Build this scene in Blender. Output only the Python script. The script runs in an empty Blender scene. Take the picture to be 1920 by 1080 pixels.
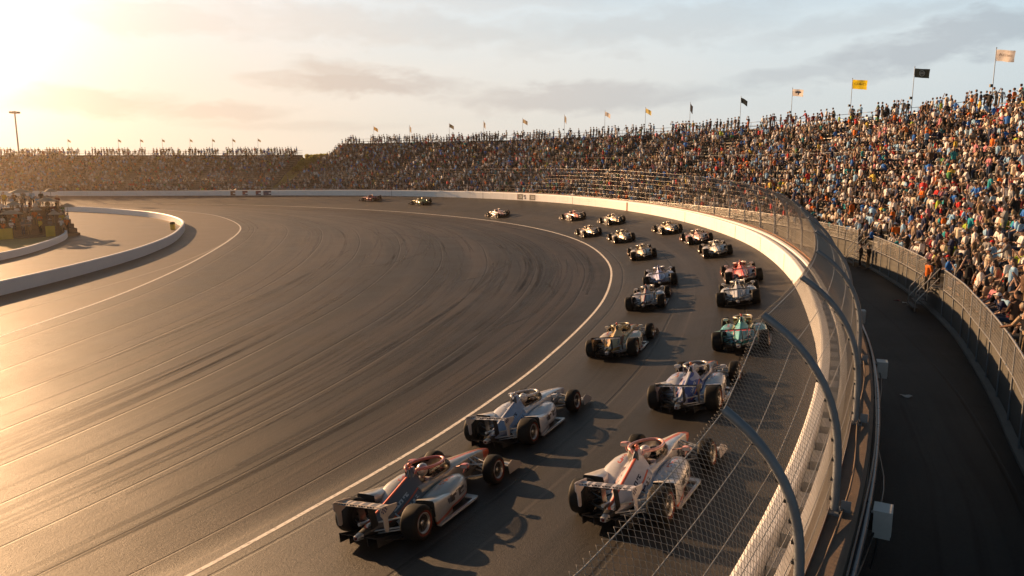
import bpy, bmesh, math, random
import numpy as np
from mathutils import Vector, Matrix
rnd = random.Random(7)
nr = np.random.default_rng(11)
SC = bpy.context.scene
COL = SC.collection
R = math.radians

# ------------------------------------------------------------------ helpers
class MB:
    """collects geometry and links it as one mesh object"""
    def __init__(s):
        s.v = []; s.f = []; s.m = []; s.sm = []
    def add(s, verts, faces, m=0, smooth=False):
        o = len(s.v); s.v += [tuple(p) for p in verts]
        for f in faces:
            s.f.append(tuple(i + o for i in f)); s.m.append(m); s.sm.append(smooth)
    def box(s, c, size, m=0, rot=None, taper=1.0):
        hx, hy, hz = size[0] / 2, size[1] / 2, size[2] / 2
        vs = []
        for z, k in ((-hz, 1), (hz, taper)):
            for x, y in ((-hx, -hy), (hx, -hy), (hx, hy), (-hx, hy)):
                p = Vector((x * k, y * k, z))
                if rot is not None: p = rot @ p
                vs.append(p + Vector(c))
        s.add(vs, [(3, 2, 1, 0), (4, 5, 6, 7), (0, 1, 5, 4), (1, 2, 6, 5), (2, 3, 7, 6), (3, 0, 4, 7)], m)
    def tube(s, pts, r, n=8, m=0, caps=True, closed=False, smooth=True):
        pts = [Vector(p) for p in pts]; N = len(pts)
        rs = r if isinstance(r, (list, tuple)) else [r] * N
        rings = []; prev = None
        for i, p in enumerate(pts):
            if closed: t = pts[(i + 1) % N] - pts[i - 1]
            else: t = pts[min(i + 1, N - 1)] - pts[max(i - 1, 0)]
            t.normalize()
            if prev is None:
                a = Vector((0, 0, 1)) if abs(t.z) < .9 else Vector((1, 0, 0))
                u = t.cross(a).normalized()
            else:
                u = (prev - t * prev.dot(t)).normalized()
            prev = u; w = t.cross(u)
            rings.append([p + (u * math.cos(2 * math.pi * k / n) + w * math.sin(2 * math.pi * k / n)) * rs[i] for k in range(n)])
        vs = [q for rg in rings for q in rg]; fs = []
        for i in range(N if closed else N - 1):
            j = (i + 1) % N
            for k in range(n):
                l = (k + 1) % n
                fs.append((i * n + k, i * n + l, j * n + l, j * n + k))
        s.add(vs, fs, m, smooth)
        if caps and not closed:
            s.add(rings[0], [tuple(range(n))[::-1]], m); s.add(rings[-1], [tuple(range(n))], m)
    def loft(s, rings, m=0, caps=True, smooth=True, closed=True, mcap=None):
        n = len(rings[0]); vs = [q for rg in rings for q in rg]; fs = []
        for i in range(len(rings) - 1):
            for k in range(n if closed else n - 1):
                l = (k + 1) % n
                fs.append((i * n + k, i * n + l, (i + 1) * n + l, (i + 1) * n + k))
        s.add(vs, fs, m, smooth)
        if caps:
            mc = m if mcap is None else mcap
            s.add(rings[0], [tuple(range(n))[::-1]], mc); s.add(rings[-1], [tuple(range(n))], mc)
    def lathe(s, prof, n=24, m=0, axis='y', c=(0, 0, 0), mats=None, smooth=True):
        """prof: list of (axial, radius)"""
        vs = []
        for a, r in prof:
            for k in range(n):
                t = 2 * math.pi * k / n
                if axis == 'y': p = (r * math.cos(t), a, r * math.sin(t))
                elif axis == 'z': p = (r * math.cos(t), r * math.sin(t), a)
                else: p = (a, r * math.cos(t), r * math.sin(t))
                vs.append((p[0] + c[0], p[1] + c[1], p[2] + c[2]))
        for i in range(len(prof) - 1):
            fs = []
            for k in range(n):
                l = (k + 1) % n
                fs.append((i * n + k, i * n + l, (i + 1) * n + l, (i + 1) * n + k))
            o = len(s.v) if i == 0 else o
            if i == 0: s.v += vs
            for f in fs:
                s.f.append(tuple(q + o for q in f)); s.m.append(mats[i] if mats else m); s.sm.append(smooth)
    def plate(s, outline, axis, a0, a1, m=0):
        """extruded polygon; outline 2-D in the plane normal to axis"""
        def P(u, v, a): return {'x': (a, u, v), 'y': (u, a, v), 'z': (u, v, a)}[axis]
        n = len(outline)
        vs = [P(u, v, a0) for u, v in outline] + [P(u, v, a1) for u, v in outline]
        fs = [tuple(range(n))[::-1], tuple(range(n, 2 * n))] + [(k, (k + 1) % n, (k + 1) % n + n, k + n) for k in range(n)]
        s.add(vs, fs, m)
    def ball(s, c, r, m=0, n=10, sq=(1, 1, 1)):
        vs = [(c[0], c[1], c[2] - r * sq[2])]
        k = n // 2
        for i in range(1, k):
            ph = math.pi * i / k - math.pi / 2
            for j in range(n):
                t = 2 * math.pi * j / n
                vs.append((c[0] + r * sq[0] * math.cos(ph) * math.cos(t), c[1] + r * sq[1] * math.cos(ph) * math.sin(t), c[2] + r * sq[2] * math.sin(ph)))
        vs.append((c[0], c[1], c[2] + r * sq[2])); L = len(vs) - 1
        fs = [(0, 1 + (j + 1) % n, 1 + j) for j in range(n)]
        for i in range(k - 2):
            for j in range(n):
                a = 1 + i * n; fs.append((a + j, a + (j + 1) % n, a + n + (j + 1) % n, a + n + j))
        a = 1 + (k - 2) * n
        fs += [(a + j, a + (j + 1) % n, L) for j in range(n)]
        s.add(vs, fs, m, True)
    def build(s, name, mats, parent=None, loc=None, fix=True):
        me = bpy.data.meshes.new(name)
        me.from_pydata(s.v, [], s.f)
        if not isinstance(mats, (list, tuple)): mats = [mats]
        for m in mats: me.materials.append(m)
        me.polygons.foreach_set('material_index', s.m)
        me.polygons.foreach_set('use_smooth', s.sm)
        if fix and len(s.f) < 60000:
            bm = bmesh.new(); bm.from_mesh(me); bmesh.ops.recalc_face_normals(bm, faces=bm.faces); bm.to_mesh(me); bm.free()
        me.update()
        return link(name, me, parent, loc)

def link(name, me, parent=None, loc=None):
    o = bpy.data.objects.new(name, me); COL.objects.link(o)
    if parent is not None: o.parent = parent
    if loc is not None: o.location = loc
    return o
def np_mesh(name, V, F, mats, parent=None, smooth=False, mi=None, color=None):
    """big quad meshes straight from numpy arrays"""
    me = bpy.data.meshes.new(name)
    V = np.asarray(V, np.float32); F = np.asarray(F, np.int32); k = F.shape[1]
    me.vertices.add(len(V)); me.vertices.foreach_set('co', V.ravel())
    me.loops.add(F.size); me.loops.foreach_set('vertex_index', F.ravel())
    me.polygons.add(len(F)); me.polygons.foreach_set('loop_start', np.arange(len(F), dtype=np.int32) * k)
    if not isinstance(mats, (list, tuple)): mats = [mats]
    for m in mats: me.materials.append(m)
    if mi is not None: me.polygons.foreach_set('material_index', np.asarray(mi, np.int32))
    me.polygons.foreach_set('use_smooth', np.full(len(F), smooth))
    if color is not None:
        a = me.color_attributes.new('tint', 'FLOAT_COLOR', 'POINT')
        a.data.foreach_set('color', np.asarray(color, np.float32).ravel())
    me.update(calc_edges=True); me.validate()
    return link(name, me, parent)
def empty(name, loc=(0, 0, 0), rz=0):
    o = bpy.data.objects.new(name, None); COL.objects.link(o); o.location = loc; o.rotation_euler.z = rz; o.empty_display_size = .2
    return o
def tag(o, label=None, cat=None, group=None, kind=None):
    if label: o['label'] = label
    if cat: o['category'] = cat
    if group: o['group'] = group
    if kind: o['kind'] = kind
    return o
CH = {}
def kids(o): return list(o.children)
def copy_tree(o, parent=None):
    c = o.copy(); COL.objects.link(c)
    if parent is not None: c.parent = parent
    for ch in kids(o): copy_tree(ch, c)
    return c

# ------------------------------------------------------------------ materials
def newmat(name):
    m = bpy.data.materials.new(name); m.use_nodes = True
    nt = m.node_tree; b = nt.nodes['Principled BSDF']
    return m, nt, b
def N(nt, t, **kw):
    n = nt.nodes.new(t)
    for k, v in kw.items(): setattr(n, k, v)
    return n
def mixcol(nt, fac, a, b, mode='MIX'):
    n = nt.nodes.new('ShaderNodeMix'); n.data_type = 'RGBA'; n.blend_type = mode
    for sock, v in ((n.inputs[0], fac), (n.inputs[6], a), (n.inputs[7], b)):
        if hasattr(v, 'links'): nt.links.new(v, sock)
        elif isinstance(v, (int, float)): sock.default_value = v
        else: sock.default_value = (*v, 1)
    return n.outputs[2]
def math_(nt, op, a, b=None, c=None, clamp=False):
    n = nt.nodes.new('ShaderNodeMath'); n.operation = op; n.use_clamp = clamp
    for i, v in enumerate((a, b, c)):
        if v is None: continue
        if hasattr(v, 'links'): nt.links.new(v, n.inputs[i])
        else: n.inputs[i].default_value = v
    return n.outputs[0]
def ramp(nt, fac, stops, interp='LINEAR'):
    n = nt.nodes.new('ShaderNodeValToRGB'); n.color_ramp.interpolation = interp
    e = n.color_ramp.elements
    while len(e) > 1: e.remove(e[0])
    e[0].position = stops[0][0]; e[0].color = (*([stops[0][1]] * 3 if isinstance(stops[0][1], (int, float)) else stops[0][1]), 1)
    for p, c in stops[1:]:
        q = e.new(p); q.color = (*([c] * 3 if isinstance(c, (int, float)) else c), 1)
    nt.links.new(fac, n.inputs[0]); return n.outputs[0]
def noise(nt, vec, scale, detail=4, rough=.55, dist=0.):
    n = nt.nodes.new('ShaderNodeTexNoise'); n.inputs['Scale'].default_value = scale; n.inputs['Detail'].default_value = detail
    n.inputs['Roughness'].default_value = rough; n.inputs['Distortion'].default_value = dist
    if vec is not None: nt.links.new(vec, n.inputs['Vector'])
    return n.outputs['Fac']
def mapping(nt, vec, scale=(1, 1, 1), loc=(0, 0, 0), rot=(0, 0, 0)):
    n = nt.nodes.new('ShaderNodeMapping'); n.inputs['Scale'].default_value = scale; n.inputs['Location'].default_value = loc; n.inputs['Rotation'].default_value = rot
    nt.links.new(vec, n.inputs['Vector']); return n.outputs[0]
def bump(nt, h, strength, dist=.01):
    n = nt.nodes.new('ShaderNodeBump'); n.inputs['Strength'].default_value = strength; n.inputs['Distance'].default_value = dist
    nt.links.new(h, n.inputs['Height']); return n.outputs[0]
def mat(name, col, rough=.6, metal=0., coat=0., var=.25, scale=6., bmp=0., spec=.5, dirt=0.):
    m, nt, b = newmat(name)
    tc = N(nt, 'ShaderNodeTexCoord').outputs['Object']
    f = noise(nt, tc, scale, 5)
    c = mixcol(nt, f, [x * (1 - var) for x in col], [min(1, x * (1 + var)) for x in col])
    if dirt:
        g = ramp(nt, noise(nt, tc, scale * .35, 6, .65), [(.45, 0.), (.7, 1.)])
        c = mixcol(nt, math_(nt, 'MULTIPLY', g, dirt), c, (.06, .05, .04))
    nt.links.new(c, b.inputs['Base Color'])
    nt.links.new(math_(nt, 'MULTIPLY_ADD', f, .2, max(0.03, rough - .1)), b.inputs['Roughness'])
    b.inputs['Metallic'].default_value = metal
    b.inputs['Coat Weight'].default_value = coat; b.inputs['Coat Roughness'].default_value = .08
    b.inputs['Specular IOR Level'].default_value = spec
    if bmp: nt.links.new(bump(nt, noise(nt, tc, scale * 6, 4), bmp), b.inputs['Normal'])
    return m
M = {}
def mk(key, *a, **k):
    M[key] = mat(key, *a, **k); return M[key]
mk('white_wall', (.80, .785, .77), .55, var=.06, scale=.6, bmp=.15, dirt=.10)
def wall_scuffs():
    m = M['white_wall']; nt = m.node_tree; b = nt.nodes['Principled BSDF']; src = b.inputs['Base Color'].links[0].from_socket
    g = N(nt, 'ShaderNodeNewGeometry').outputs['Position']
    s = ramp(nt, noise(nt, mapping(nt, g, (.35, .35, 5.)), 1., 6, .7, .2), [(.56, 0.), (.72, .55)])
    k = ramp(nt, noise(nt, mapping(nt, g, (.07, .07, .1)), 1., 3), [(.42, .15), (.62, 1.)])
    v = ramp(nt, noise(nt, mapping(nt, g, (3., 3., .25)), 1., 4, .6), [(.58, 0.), (.75, .35)])
    c = mixcol(nt, math_(nt, 'MULTIPLY', s, k), src, (.14, .12, .10)); c = mixcol(nt, v, c, (.42, .36, .29)); nt.links.new(c, b.inputs['Base Color'])
wall_scuffs()
mk('white_wall_far', (.76, .75, .74), .55, var=.06, scale=.3, bmp=.1, dirt=.06)
mk('wall_top_concrete', (.16, .115, .085), .85, var=.35, scale=2.5, bmp=.5, dirt=.45)
mk('concrete', (.16, .15, .135), .85, var=.25, scale=1.6, bmp=.4, dirt=.3)
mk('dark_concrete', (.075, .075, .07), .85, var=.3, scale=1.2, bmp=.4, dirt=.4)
mk('foam', (.66, .65, .63), .7, var=.08, scale=3, bmp=.2, dirt=.18)
mk('galv', (.20, .215, .235), .45, metal=.55, var=.18, scale=9, bmp=.08)
mk('galv_post', (.20, .22, .245), .5, metal=.2, var=.22, scale=5, bmp=.1, dirt=.25)
mk('wire', (.44, .41, .37), .38, metal=.7, var=.1, scale=30)
mk('cable', (.05, .05, .05), .5, metal=.6, var=.2, scale=20)
mk('black_pipe', (.02, .022, .026), .35, var=.2, scale=8)
mk('grey_pipe', (.10, .11, .13), .3, var=.2, scale=8)
mk('box_white', (.45, .45, .44), .55, var=.08, scale=7, dirt=.2)
mk('alu', (.42, .41, .39), .4, metal=.7, var=.12, scale=6)
mk('alu_bench', (.44, .42, .39), .45, metal=.45, var=.15, scale=3, dirt=.15)
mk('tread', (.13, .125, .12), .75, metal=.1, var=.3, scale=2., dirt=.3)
mk('rubber', (.008, .008, .008), .66, var=.3, scale=14, bmp=.1, spec=.18)
mk('rubber_red', (.12, .022, .013), .66, var=.3, scale=14, spec=.18)
mk('rim', (.05, .05, .052), .4, metal=.7, var=.2, scale=10)
mk('rim_ring', (.32, .31, .30), .35, metal=.8, var=.15, scale=10)
mk('carbon', (.018, .018, .02), .42, coat=.3, var=.3, scale=60)
mk('dark_metal', (.05, .05, .05), .4, metal=.6, var=.3, scale=12)
mk('light_metal', (.45, .44, .43), .35, metal=.6, var=.15, scale=12)
mk('cockpit_dark', (.012, .012, .013), .8, var=.3, scale=20)
mk('tail_light', (.06, .008, .008), .3, var=.1, scale=20)
mk('banner_black', (.02, .02, .025), .6, var=.2, scale=6)
mk('banner_red', (.22, .03, .03), .6, var=.2, scale=6)
mk('banner_navy', (.03, .035, .10), .6, var=.2, scale=6)
mk('rust', (.22, .09, .04), .8, var=.4, scale=8)
mk('hedge', (.075, .085, .022), .75, var=.5, scale=1.1)
mk('leaf', (.05, .06, .018), .7, var=.5, scale=.8)
mk('leaf_gold', (.13, .12, .025), .7, var=.4, scale=.6)
mk('bark', (.06, .045, .03), .9, var=.3, scale=8)
mk('paper', (.55, .52, .47), .8, var=.1, scale=8)
mk('canvas', (.72, .68, .60), .7, var=.06, scale=3)
mk('sunlit_lawn', (.34, .25, .09), .9, var=.35, scale=1.2, bmp=.4)  # golden sunlight put into the colour of the lawn the terrace shades
mk('yellow_cloth', (.55, .40, .06), .75, var=.15, scale=4)
def tinted(name, rough=.8):
    m, nt, b = newmat(name)
    a = N(nt, 'ShaderNodeAttribute', attribute_name='tint').outputs['Color']
    tc = N(nt, 'ShaderNodeTexCoord').outputs['Object']
    c = mixcol(nt, 1., a, ramp(nt, noise(nt, tc, 9, 4), [(.3, .75), (.7, 1.15)]), 'MULTIPLY')
    nt.links.new(c, b.inputs['Base Color']); b.inputs['Roughness'].default_value = rough; b.inputs['Specular IOR Level'].default_value = .2
    return m
M['crowd'] = tinted('crowd_cloth')
M['flag_cloth'] = tinted('flag_cloth', .7)
def _tr():
    nt = M['flag_cloth'].node_tree; b = nt.nodes['Principled BSDF']; out = [n for n in nt.nodes if n.type == 'OUTPUT_MATERIAL'][0]
    tr = N(nt, 'ShaderNodeBsdfTranslucent'); nt.links.new(b.inputs['Base Color'].links[0].from_socket, tr.inputs[0])
    mx = N(nt, 'ShaderNodeMixShader'); mx.inputs[0].default_value = .55; nt.links.new(b.outputs[0], mx.inputs[1]); nt.links.new(tr.outputs[0], mx.inputs[2]); nt.links.new(mx.outputs[0], out.inputs['Surface'])
_tr()

def paint(name, c, metal=.12, rough=.36, coat=.6, c2=None, kind=None, ac=(.4, .1, .05), spine=None, ink=(.03, .03, .04)):
    """glossy car paint with road dust; hard-edged second colour, stripes and blocks of small illegible lettering as on the real cars"""
    m, nt, b = newmat(name)
    tc = N(nt, 'ShaderNodeTexCoord').outputs['Object']
    sx = N(nt, 'ShaderNodeSeparateXYZ'); nt.links.new(tc, sx.inputs[0]); X, Y, Z = sx.outputs
    ay = math_(nt, 'ABSOLUTE', Y)
    def band(v, lo, hi): return math_(nt, 'MULTIPLY', math_(nt, 'GREATER_THAN', v, lo), math_(nt, 'LESS_THAN', v, hi))
    def AND(*q):
        o = q[0]
        for k in q[1:]: o = math_(nt, 'MULTIPLY', o, k)
        return o
    def letters(u, v, n, lo, hi, seed):
        """ragged glyph-like blocks along u inside lo..hi of v"""
        w = N(nt, 'ShaderNodeTexWhiteNoise', noise_dimensions='2D'); cb = N(nt, 'ShaderNodeCombineXYZ')
        nt.links.new(math_(nt, 'FLOOR', math_(nt, 'MULTIPLY', u, n)), cb.inputs[0])
        nt.links.new(math_(nt, 'ADD', math_(nt, 'FLOOR', math_(nt, 'MULTIPLY', v, 3 / (hi - lo))), seed), cb.inputs[1]); nt.links.new(cb.outputs[0], w.inputs[0])
        return AND(band(v, lo, hi), math_(nt, 'GREATER_THAN', w.outputs[0], .45))
    col = mixcol(nt, noise(nt, tc, 3, 4), [x * .9 for x in c], [min(1, x * 1.08) for x in c])
    if c2:
        w = noise(nt, mapping(nt, tc, (1.1, 2.2, 3.0), (3.1, 1.7, .4)), 1.3, 1.5, .4)
        col = mixcol(nt, ramp(nt, w, [(.52, 0.), (.535, 1.)]), col, c2)
    if kind == 'cover':
        col = mixcol(nt, math_(nt, 'LESS_THAN', ay, .034), col, spine or ac)
        v = math_(nt, 'SUBTRACT', Z, math_(nt, 'MULTIPLY', X, .33))
        col = mixcol(nt, AND(letters(X, v, 26, .40, .455, 3), band(X, .12, .62)), col, ink)
        col = mixcol(nt, AND(band(v, .335, .36), band(X, -.1, .9)), col, ac)
        col = mixcol(nt, AND(letters(X, v, 17, .26, .31, 8), band(X, .30, .80)), col, ink)
    elif kind == 'pod':
        v = math_(nt, 'SUBTRACT', Z, math_(nt, 'MULTIPLY', X, .05))
        col = mixcol(nt, AND(band(v, .10, .16), math_(nt, 'GREATER_THAN', ay, .62)), col, ac)
        col = mixcol(nt, AND(letters(X, v, 11, .24, .40, 5), band(X, .95, 1.85), math_(nt, 'GREATER_THAN', ay, .80)), col, ink)
        col = mixcol(nt, AND(letters(X, ay, 20, .50, .60, 2), band(X, 1.25, 1.75), math_(nt, 'GREATER_THAN', Z, .5)), col, ac)
    elif kind == 'base':
        col = mixcol(nt, AND(math_(nt, 'GREATER_THAN', X, 3.72)), col, ac)
        col = mixcol(nt, AND(letters(X, Z, 9, .30, .46, 4), band(X, 2.7, 3.4)), col, ink)
        col = mixcol(nt, AND(math_(nt, 'LESS_THAN', ay, .05), band(X, 2.5, 3.6)), col, ac)
    elif kind == 'wing':
        col = mixcol(nt, AND(letters(Y, Z, 14, .775, .83, 6), math_(nt, 'LESS_THAN', ay, .44)), col, ac)
    dust = ramp(nt, noise(nt, tc, 5, 6, .65), [(.5, 0.), (.8, .3)])
    col = mixcol(nt, dust, col, (.13, .10, .075))
    nt.links.new(col, b.inputs['Base Color'])
    nt.links.new(math_(nt, 'MULTIPLY_ADD', noise(nt, tc, 7, 5), .25, rough - .12), b.inputs['Roughness'])
    b.inputs['Metallic'].default_value = metal; b.inputs['Coat Weight'].default_value = coat; b.inputs['Coat Roughness'].default_value = .12
    return m

def asphalt(name, base, dark, light, uv=True, lane=None, tracks=1.0, spec=.22):
    """aged asphalt: aggregate grain, patches, and rubbered-in grooves that run along the track (U = along, V = across, in metres)"""
    m, nt, b = newmat(name)
    t = N(nt, 'ShaderNodeTexCoord')
    obj = t.outputs['Object']
    if uv:
        u = t.outputs['UV']
        warp = noise(nt, mapping(nt, u, (.035, .12, 1)), 1., 3, .5)
        sx = N(nt, 'ShaderNodeSeparateXYZ'); nt.links.new(u, sx.inputs[0])
        v = math_(nt, 'ADD', sx.outputs[1], math_(nt, 'MULTIPLY', math_(nt, 'SUBTRACT', warp, .5), 2.2))
        cv = N(nt, 'ShaderNodeCombineXYZ'); nt.links.new(math_(nt, 'MULTIPLY', sx.outputs[0], .02), cv.inputs[0]); nt.links.new(v, cv.inputs[1])
        g1 = noise(nt, mapping(nt, cv.outputs[0], (1, .42, 1)), 1., 5, .62)
        g2 = noise(nt, mapping(nt, cv.outputs[0], (2.2, 2.6, 1), (5, 3, 0)), 1., 3, .6)
        g3 = noise(nt, mapping(nt, cv.outputs[0], (1.2, 5.0, 1), (1, 9, 0)), 1., 3, .55)
        c = mixcol(nt, ramp(nt, g1, [(.42, 0.), (.58, 1.)]), dark, light)
        c = mixcol(nt, ramp(nt, g2, [(.52, 0.), (.66, .9 * tracks)]), c, [x * .45 for x in dark])
        brk = ramp(nt, noise(nt, mapping(nt, u, (.06, .5, 1), (7, 2, 0)), 1., 4), [(.42, 0.), (.6, 1.)])
        lines = math_(nt, 'MULTIPLY', ramp(nt, g3, [(.58, 0.), (.66, 1.)]), brk)
        c = mixcol(nt, math_(nt, 'MULTIPLY', lines, .75 * tracks), c, [x * .3 for x in dark])
        # thin crack-sealed joints between the paving lanes
        jn = math_(nt, 'ABSOLUTE', math_(nt, 'SUBTRACT', math_(nt, 'FRACT', math_(nt, 'MULTIPLY', math_(nt, 'ADD', sx.outputs[1], math_(nt, 'MULTIPLY', warp, .5)), 1 / 3.35)), .5))
        jn = ramp(nt, jn, [(0., 1.), (.010, .9), (.020, 0.)])
        c = mixcol(nt, math_(nt, 'MULTIPLY', jn, .8), c, [x * .28 for x in dark])
        if lane:
            ln = math_(nt, 'ABSOLUTE', math_(nt, 'SUBTRACT', sx.outputs[1], lane))
            c = mixcol(nt, math_(nt, 'MULTIPLY', ramp(nt, ln, [(.03, 1.), (.06, 0.)]), .35), c, [x * 2.2 for x in light])
        # cross-wise blotches: repairs and dust
    else:
        c = mixcol(nt, noise(nt, obj, .12, 6, .6), dark, light)
    pt = noise(nt, obj, .35, 6, .62)
    c = mixcol(nt, ramp(nt, pt, [(.35, .30), (.7, 0.)]), c, base)
    if not uv: jn = None
    grain = noise(nt, obj, 45, 4, .75)
    c = mixcol(nt, 1., c, ramp(nt, grain, [(.3, .5), (.7, 1.5)]), 'MULTIPLY')
    nt.links.new(c, b.inputs['Base Color'])
    b.inputs['Roughness'].default_value = .62
    nt.links.new(math_(nt, 'MULTIPLY_ADD', pt, .2, .46), b.inputs['Roughness'])
    b.inputs['Specular IOR Level'].default_value = spec
    h = math_(nt, 'ADD', math_(nt, 'MULTIPLY', grain, .7), math_(nt, 'MULTIPLY', noise(nt, obj, 14, 3), .5))
    if jn is not None: h = math_(nt, 'ADD', h, math_(nt, 'MULTIPLY', jn, .9))
    nt.links.new(bump(nt, h, .65, .02), b.inputs['Normal'])
    return m
M['asphalt_in'] = asphalt('asphalt_inner', (.031, .0238, .0188), (.0095, .0078, .0068), (.056, .0412, .0318))
M['asphalt_out'] = asphalt('asphalt_bank', (.030, .0265, .024), (.015, .014, .013), (.040, .034, .030), lane=5.7, tracks=.9, spec=.30)
M['asphalt_pit'] = asphalt('asphalt_infield', (.10, .071, .044), (.085, .06, .038), (.12, .086, .054), uv=False)
M['asphalt_road'] = asphalt('asphalt_service', (.0135, .015, .0155), (.008, .0095, .010), (.020, .0215, .0215), tracks=.8, spec=.08)
def line_paint(name, c):
    m, nt, b = newmat(name)
    obj = N(nt, 'ShaderNodeTexCoord').outputs['Object']
    w = ramp(nt, noise(nt, obj, 9, 6, .7), [(.36, 1.), (.50, 0.)])
    col = mixcol(nt, math_(nt, 'MULTIPLY', w, .75), c, (.07, .06, .05))
    nt.links.new(col, b.inputs['Base Color']); b.inputs['Roughness'].default_value = .7
    return m
M['line'] = line_paint('line_paint', (.62, .59, .55))
M['line_thin'] = line_paint('thin_line_paint', (.34, .30, .25))
def skid_mat():
    m, nt, b = newmat('skid_rubber')
    obj = N(nt, 'ShaderNodeTexCoord').outputs['Object']
    b.inputs['Base Color'].default_value = (.016, .014, .013, 1); b.inputs['Roughness'].default_value = .55
    nt.links.new(math_(nt, 'MULTIPLY', ramp(nt, noise(nt, obj, .13, 4, .55), [(.36, .08), (.64, .52)]), 1.), b.inputs['Alpha'])
    return m
M['skid'] = skid_mat()
def grass_mat():
    m, nt, b = newmat('grass_ground')
    obj = N(nt, 'ShaderNodeTexCoord').outputs['Object']
    c = mixcol(nt, noise(nt, obj, .25, 7, .65), (.08, .085, .018), (.20, .17, .04))
    nt.links.new(c, b.inputs['Base Color']); b.inputs['Roughness'].default_value = .9
    nt.links.new(bump(nt, noise(nt, obj, 6, 5), .8, .1), b.inputs['Normal'])
    return m
M['grass'] = grass_mat()
def leafmat(name, c1, c2):
    m, nt, b = newmat(name)
    out = [n for n in nt.nodes if n.type == 'OUTPUT_MATERIAL'][0]
    obj = N(nt, 'ShaderNodeTexCoord').outputs['Object']
    c = mixcol(nt, noise(nt, obj, .7, 4), c1, c2); nt.links.new(c, b.inputs['Base Color']); b.inputs['Roughness'].default_value = .7; b.inputs['Specular IOR Level'].default_value = .2
    tr = N(nt, 'ShaderNodeBsdfTranslucent'); nt.links.new(c, tr.inputs[0])
    mx = N(nt, 'ShaderNodeMixShader'); mx.inputs[0].default_value = .58; nt.links.new(b.outputs[0], mx.inputs[1]); nt.links.new(tr.outputs[0], mx.inputs[2]); nt.links.new(mx.outputs[0], out.inputs['Surface']); return m
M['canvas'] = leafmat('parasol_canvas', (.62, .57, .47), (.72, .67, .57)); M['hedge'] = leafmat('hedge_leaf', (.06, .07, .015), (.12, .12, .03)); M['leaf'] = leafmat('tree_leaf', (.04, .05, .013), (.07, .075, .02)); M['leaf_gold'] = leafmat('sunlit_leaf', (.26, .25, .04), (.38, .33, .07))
M['bank_grass'] = leafmat('bank_grass', (.20, .20, .035), (.34, .30, .07))  # like sunlit_leaf, sunlight put into the colour of a shaded slope
def glass_mat():
    m, nt, b = newmat('screen_glass')
    out = [n for n in nt.nodes if n.type == 'OUTPUT_MATERIAL'][0]
    tr = N(nt, 'ShaderNodeBsdfTransparent'); tr.inputs[0].default_value = (.40, .39, .37, 1)
    gl = N(nt, 'ShaderNodeBsdfGlossy'); gl.inputs['Roughness'].default_value = .06; gl.inputs[0].default_value = (.8, .8, .8, 1)
    fr = N(nt, 'ShaderNodeFresnel'); fr.inputs[0].default_value = 1.5
    obj = N(nt, 'ShaderNodeTexCoord').outputs['Object']
    f = math_(nt, 'MULTIPLY_ADD', noise(nt, obj, 4, 4), .06, math_(nt, 'MULTIPLY', fr.outputs[0], .9))
    mx = N(nt, 'ShaderNodeMixShader'); nt.links.new(f, mx.inputs[0]); nt.links.new(tr.outputs[0], mx.inputs[1]); nt.links.new(gl.outputs[0], mx.inputs[2])
    nt.links.new(mx.outputs[0], out.inputs['Surface']); return m
M['glass'] = glass_mat()
HAZE = True
# ------------------------------------------------------------------ the oval's plan: s metres along the white line, d metres outward from it
LINE = [(-26.4,-6.1),(-20.6,-1.6),(-15.2,3.2),(-10.4,8.5),(-6.3,14.4),(-2.8,20.8),(0.1,27.4),(2.4,34.3),(4.4,41.3),(5.8,48.5),(6.8,55.7),(7.1,62.9),(6.9,70.2),(6.1,77.4),(4.6,84.5),(2.5,91.4),(-0.2,98.1),(-3.5,104.6),(-7.4,110.8),(-11.7,116.6),(-16.3,122.2),(-21.3,127.5),(-26.7,132.4),(-32.4,136.8),(-38.4,140.9),(-44.7,144.5),(-51.2,147.8),(-58.0,150.5),(-64.9,152.7),(-72.0,154.3),(-79.1,155.3),(-86.4,156.0),(-93.7,156.4),(-101.0,156.7),(-108.3,156.9),(-115.6,157.0),(-140,157.0),(-165,157.0),(-190,157.0),(-215,157.0),(-240,157.0),(-262,157.0)]
def catmull(P, n):
    P = [np.array(p, float) for p in P]; out = []
    for i in range(len(P) - 1):
        a, b, c, d = P[max(i - 1, 0)], P[i], P[i + 1], P[min(i + 2, len(P) - 1)]
        for k in range(n):
            t = k / n
            out.append(.5 * ((2 * b) + (-a + c) * t + (2 * a - 5 * b + 4 * c - d) * t * t + (-a + 3 * b - 3 * c + d) * t ** 3))
    out.append(P[-1]); return np.array(out)
class Path:
    def __init__(s, P, n=8, s0=0., it=4):
        A = catmull(P, n)
        u = np.r_[0, np.cumsum(np.hypot(*np.diff(A, axis=0).T))]
        q = np.linspace(0, u[-1], max(8, int(u[-1])))
        A = np.stack([np.interp(q, u, A[:, i]) for i in (0, 1)], 1)
        for _ in range(it * 3): A[1:-1] = .5 * A[1:-1] + .25 * (A[2:] + A[:-2])
        T = np.gradient(A, axis=0); T /= np.hypot(*T.T)[:, None]
        s.A = A; s.S = np.r_[0, np.cumsum(np.hypot(*np.diff(A, axis=0).T))] + s0
        s.N = np.stack([T[:, 1], -T[:, 0]], 1); s.T = T; s.len = s.S[-1]
    def at(s, u, d):
        u, d = np.broadcast_arrays(np.asarray(u, float), np.asarray(d, float))
        return np.stack([np.interp(u, s.S, s.A[:, i]) + d * np.interp(u, s.S, s.N[:, i]) for i in (0, 1)], -1)
    def head(s, u):
        """heading of travel as a rotation about Z of +X"""
        return math.atan2(np.interp(u, s.S, s.T[:, 1]), np.interp(u, s.S, s.T[:, 0]))
TR = Path(LINE)
SL_S = [0, 45, 54, 65, 76, 98, 120, 141, 163, 185, 207, 229, 420]
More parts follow.
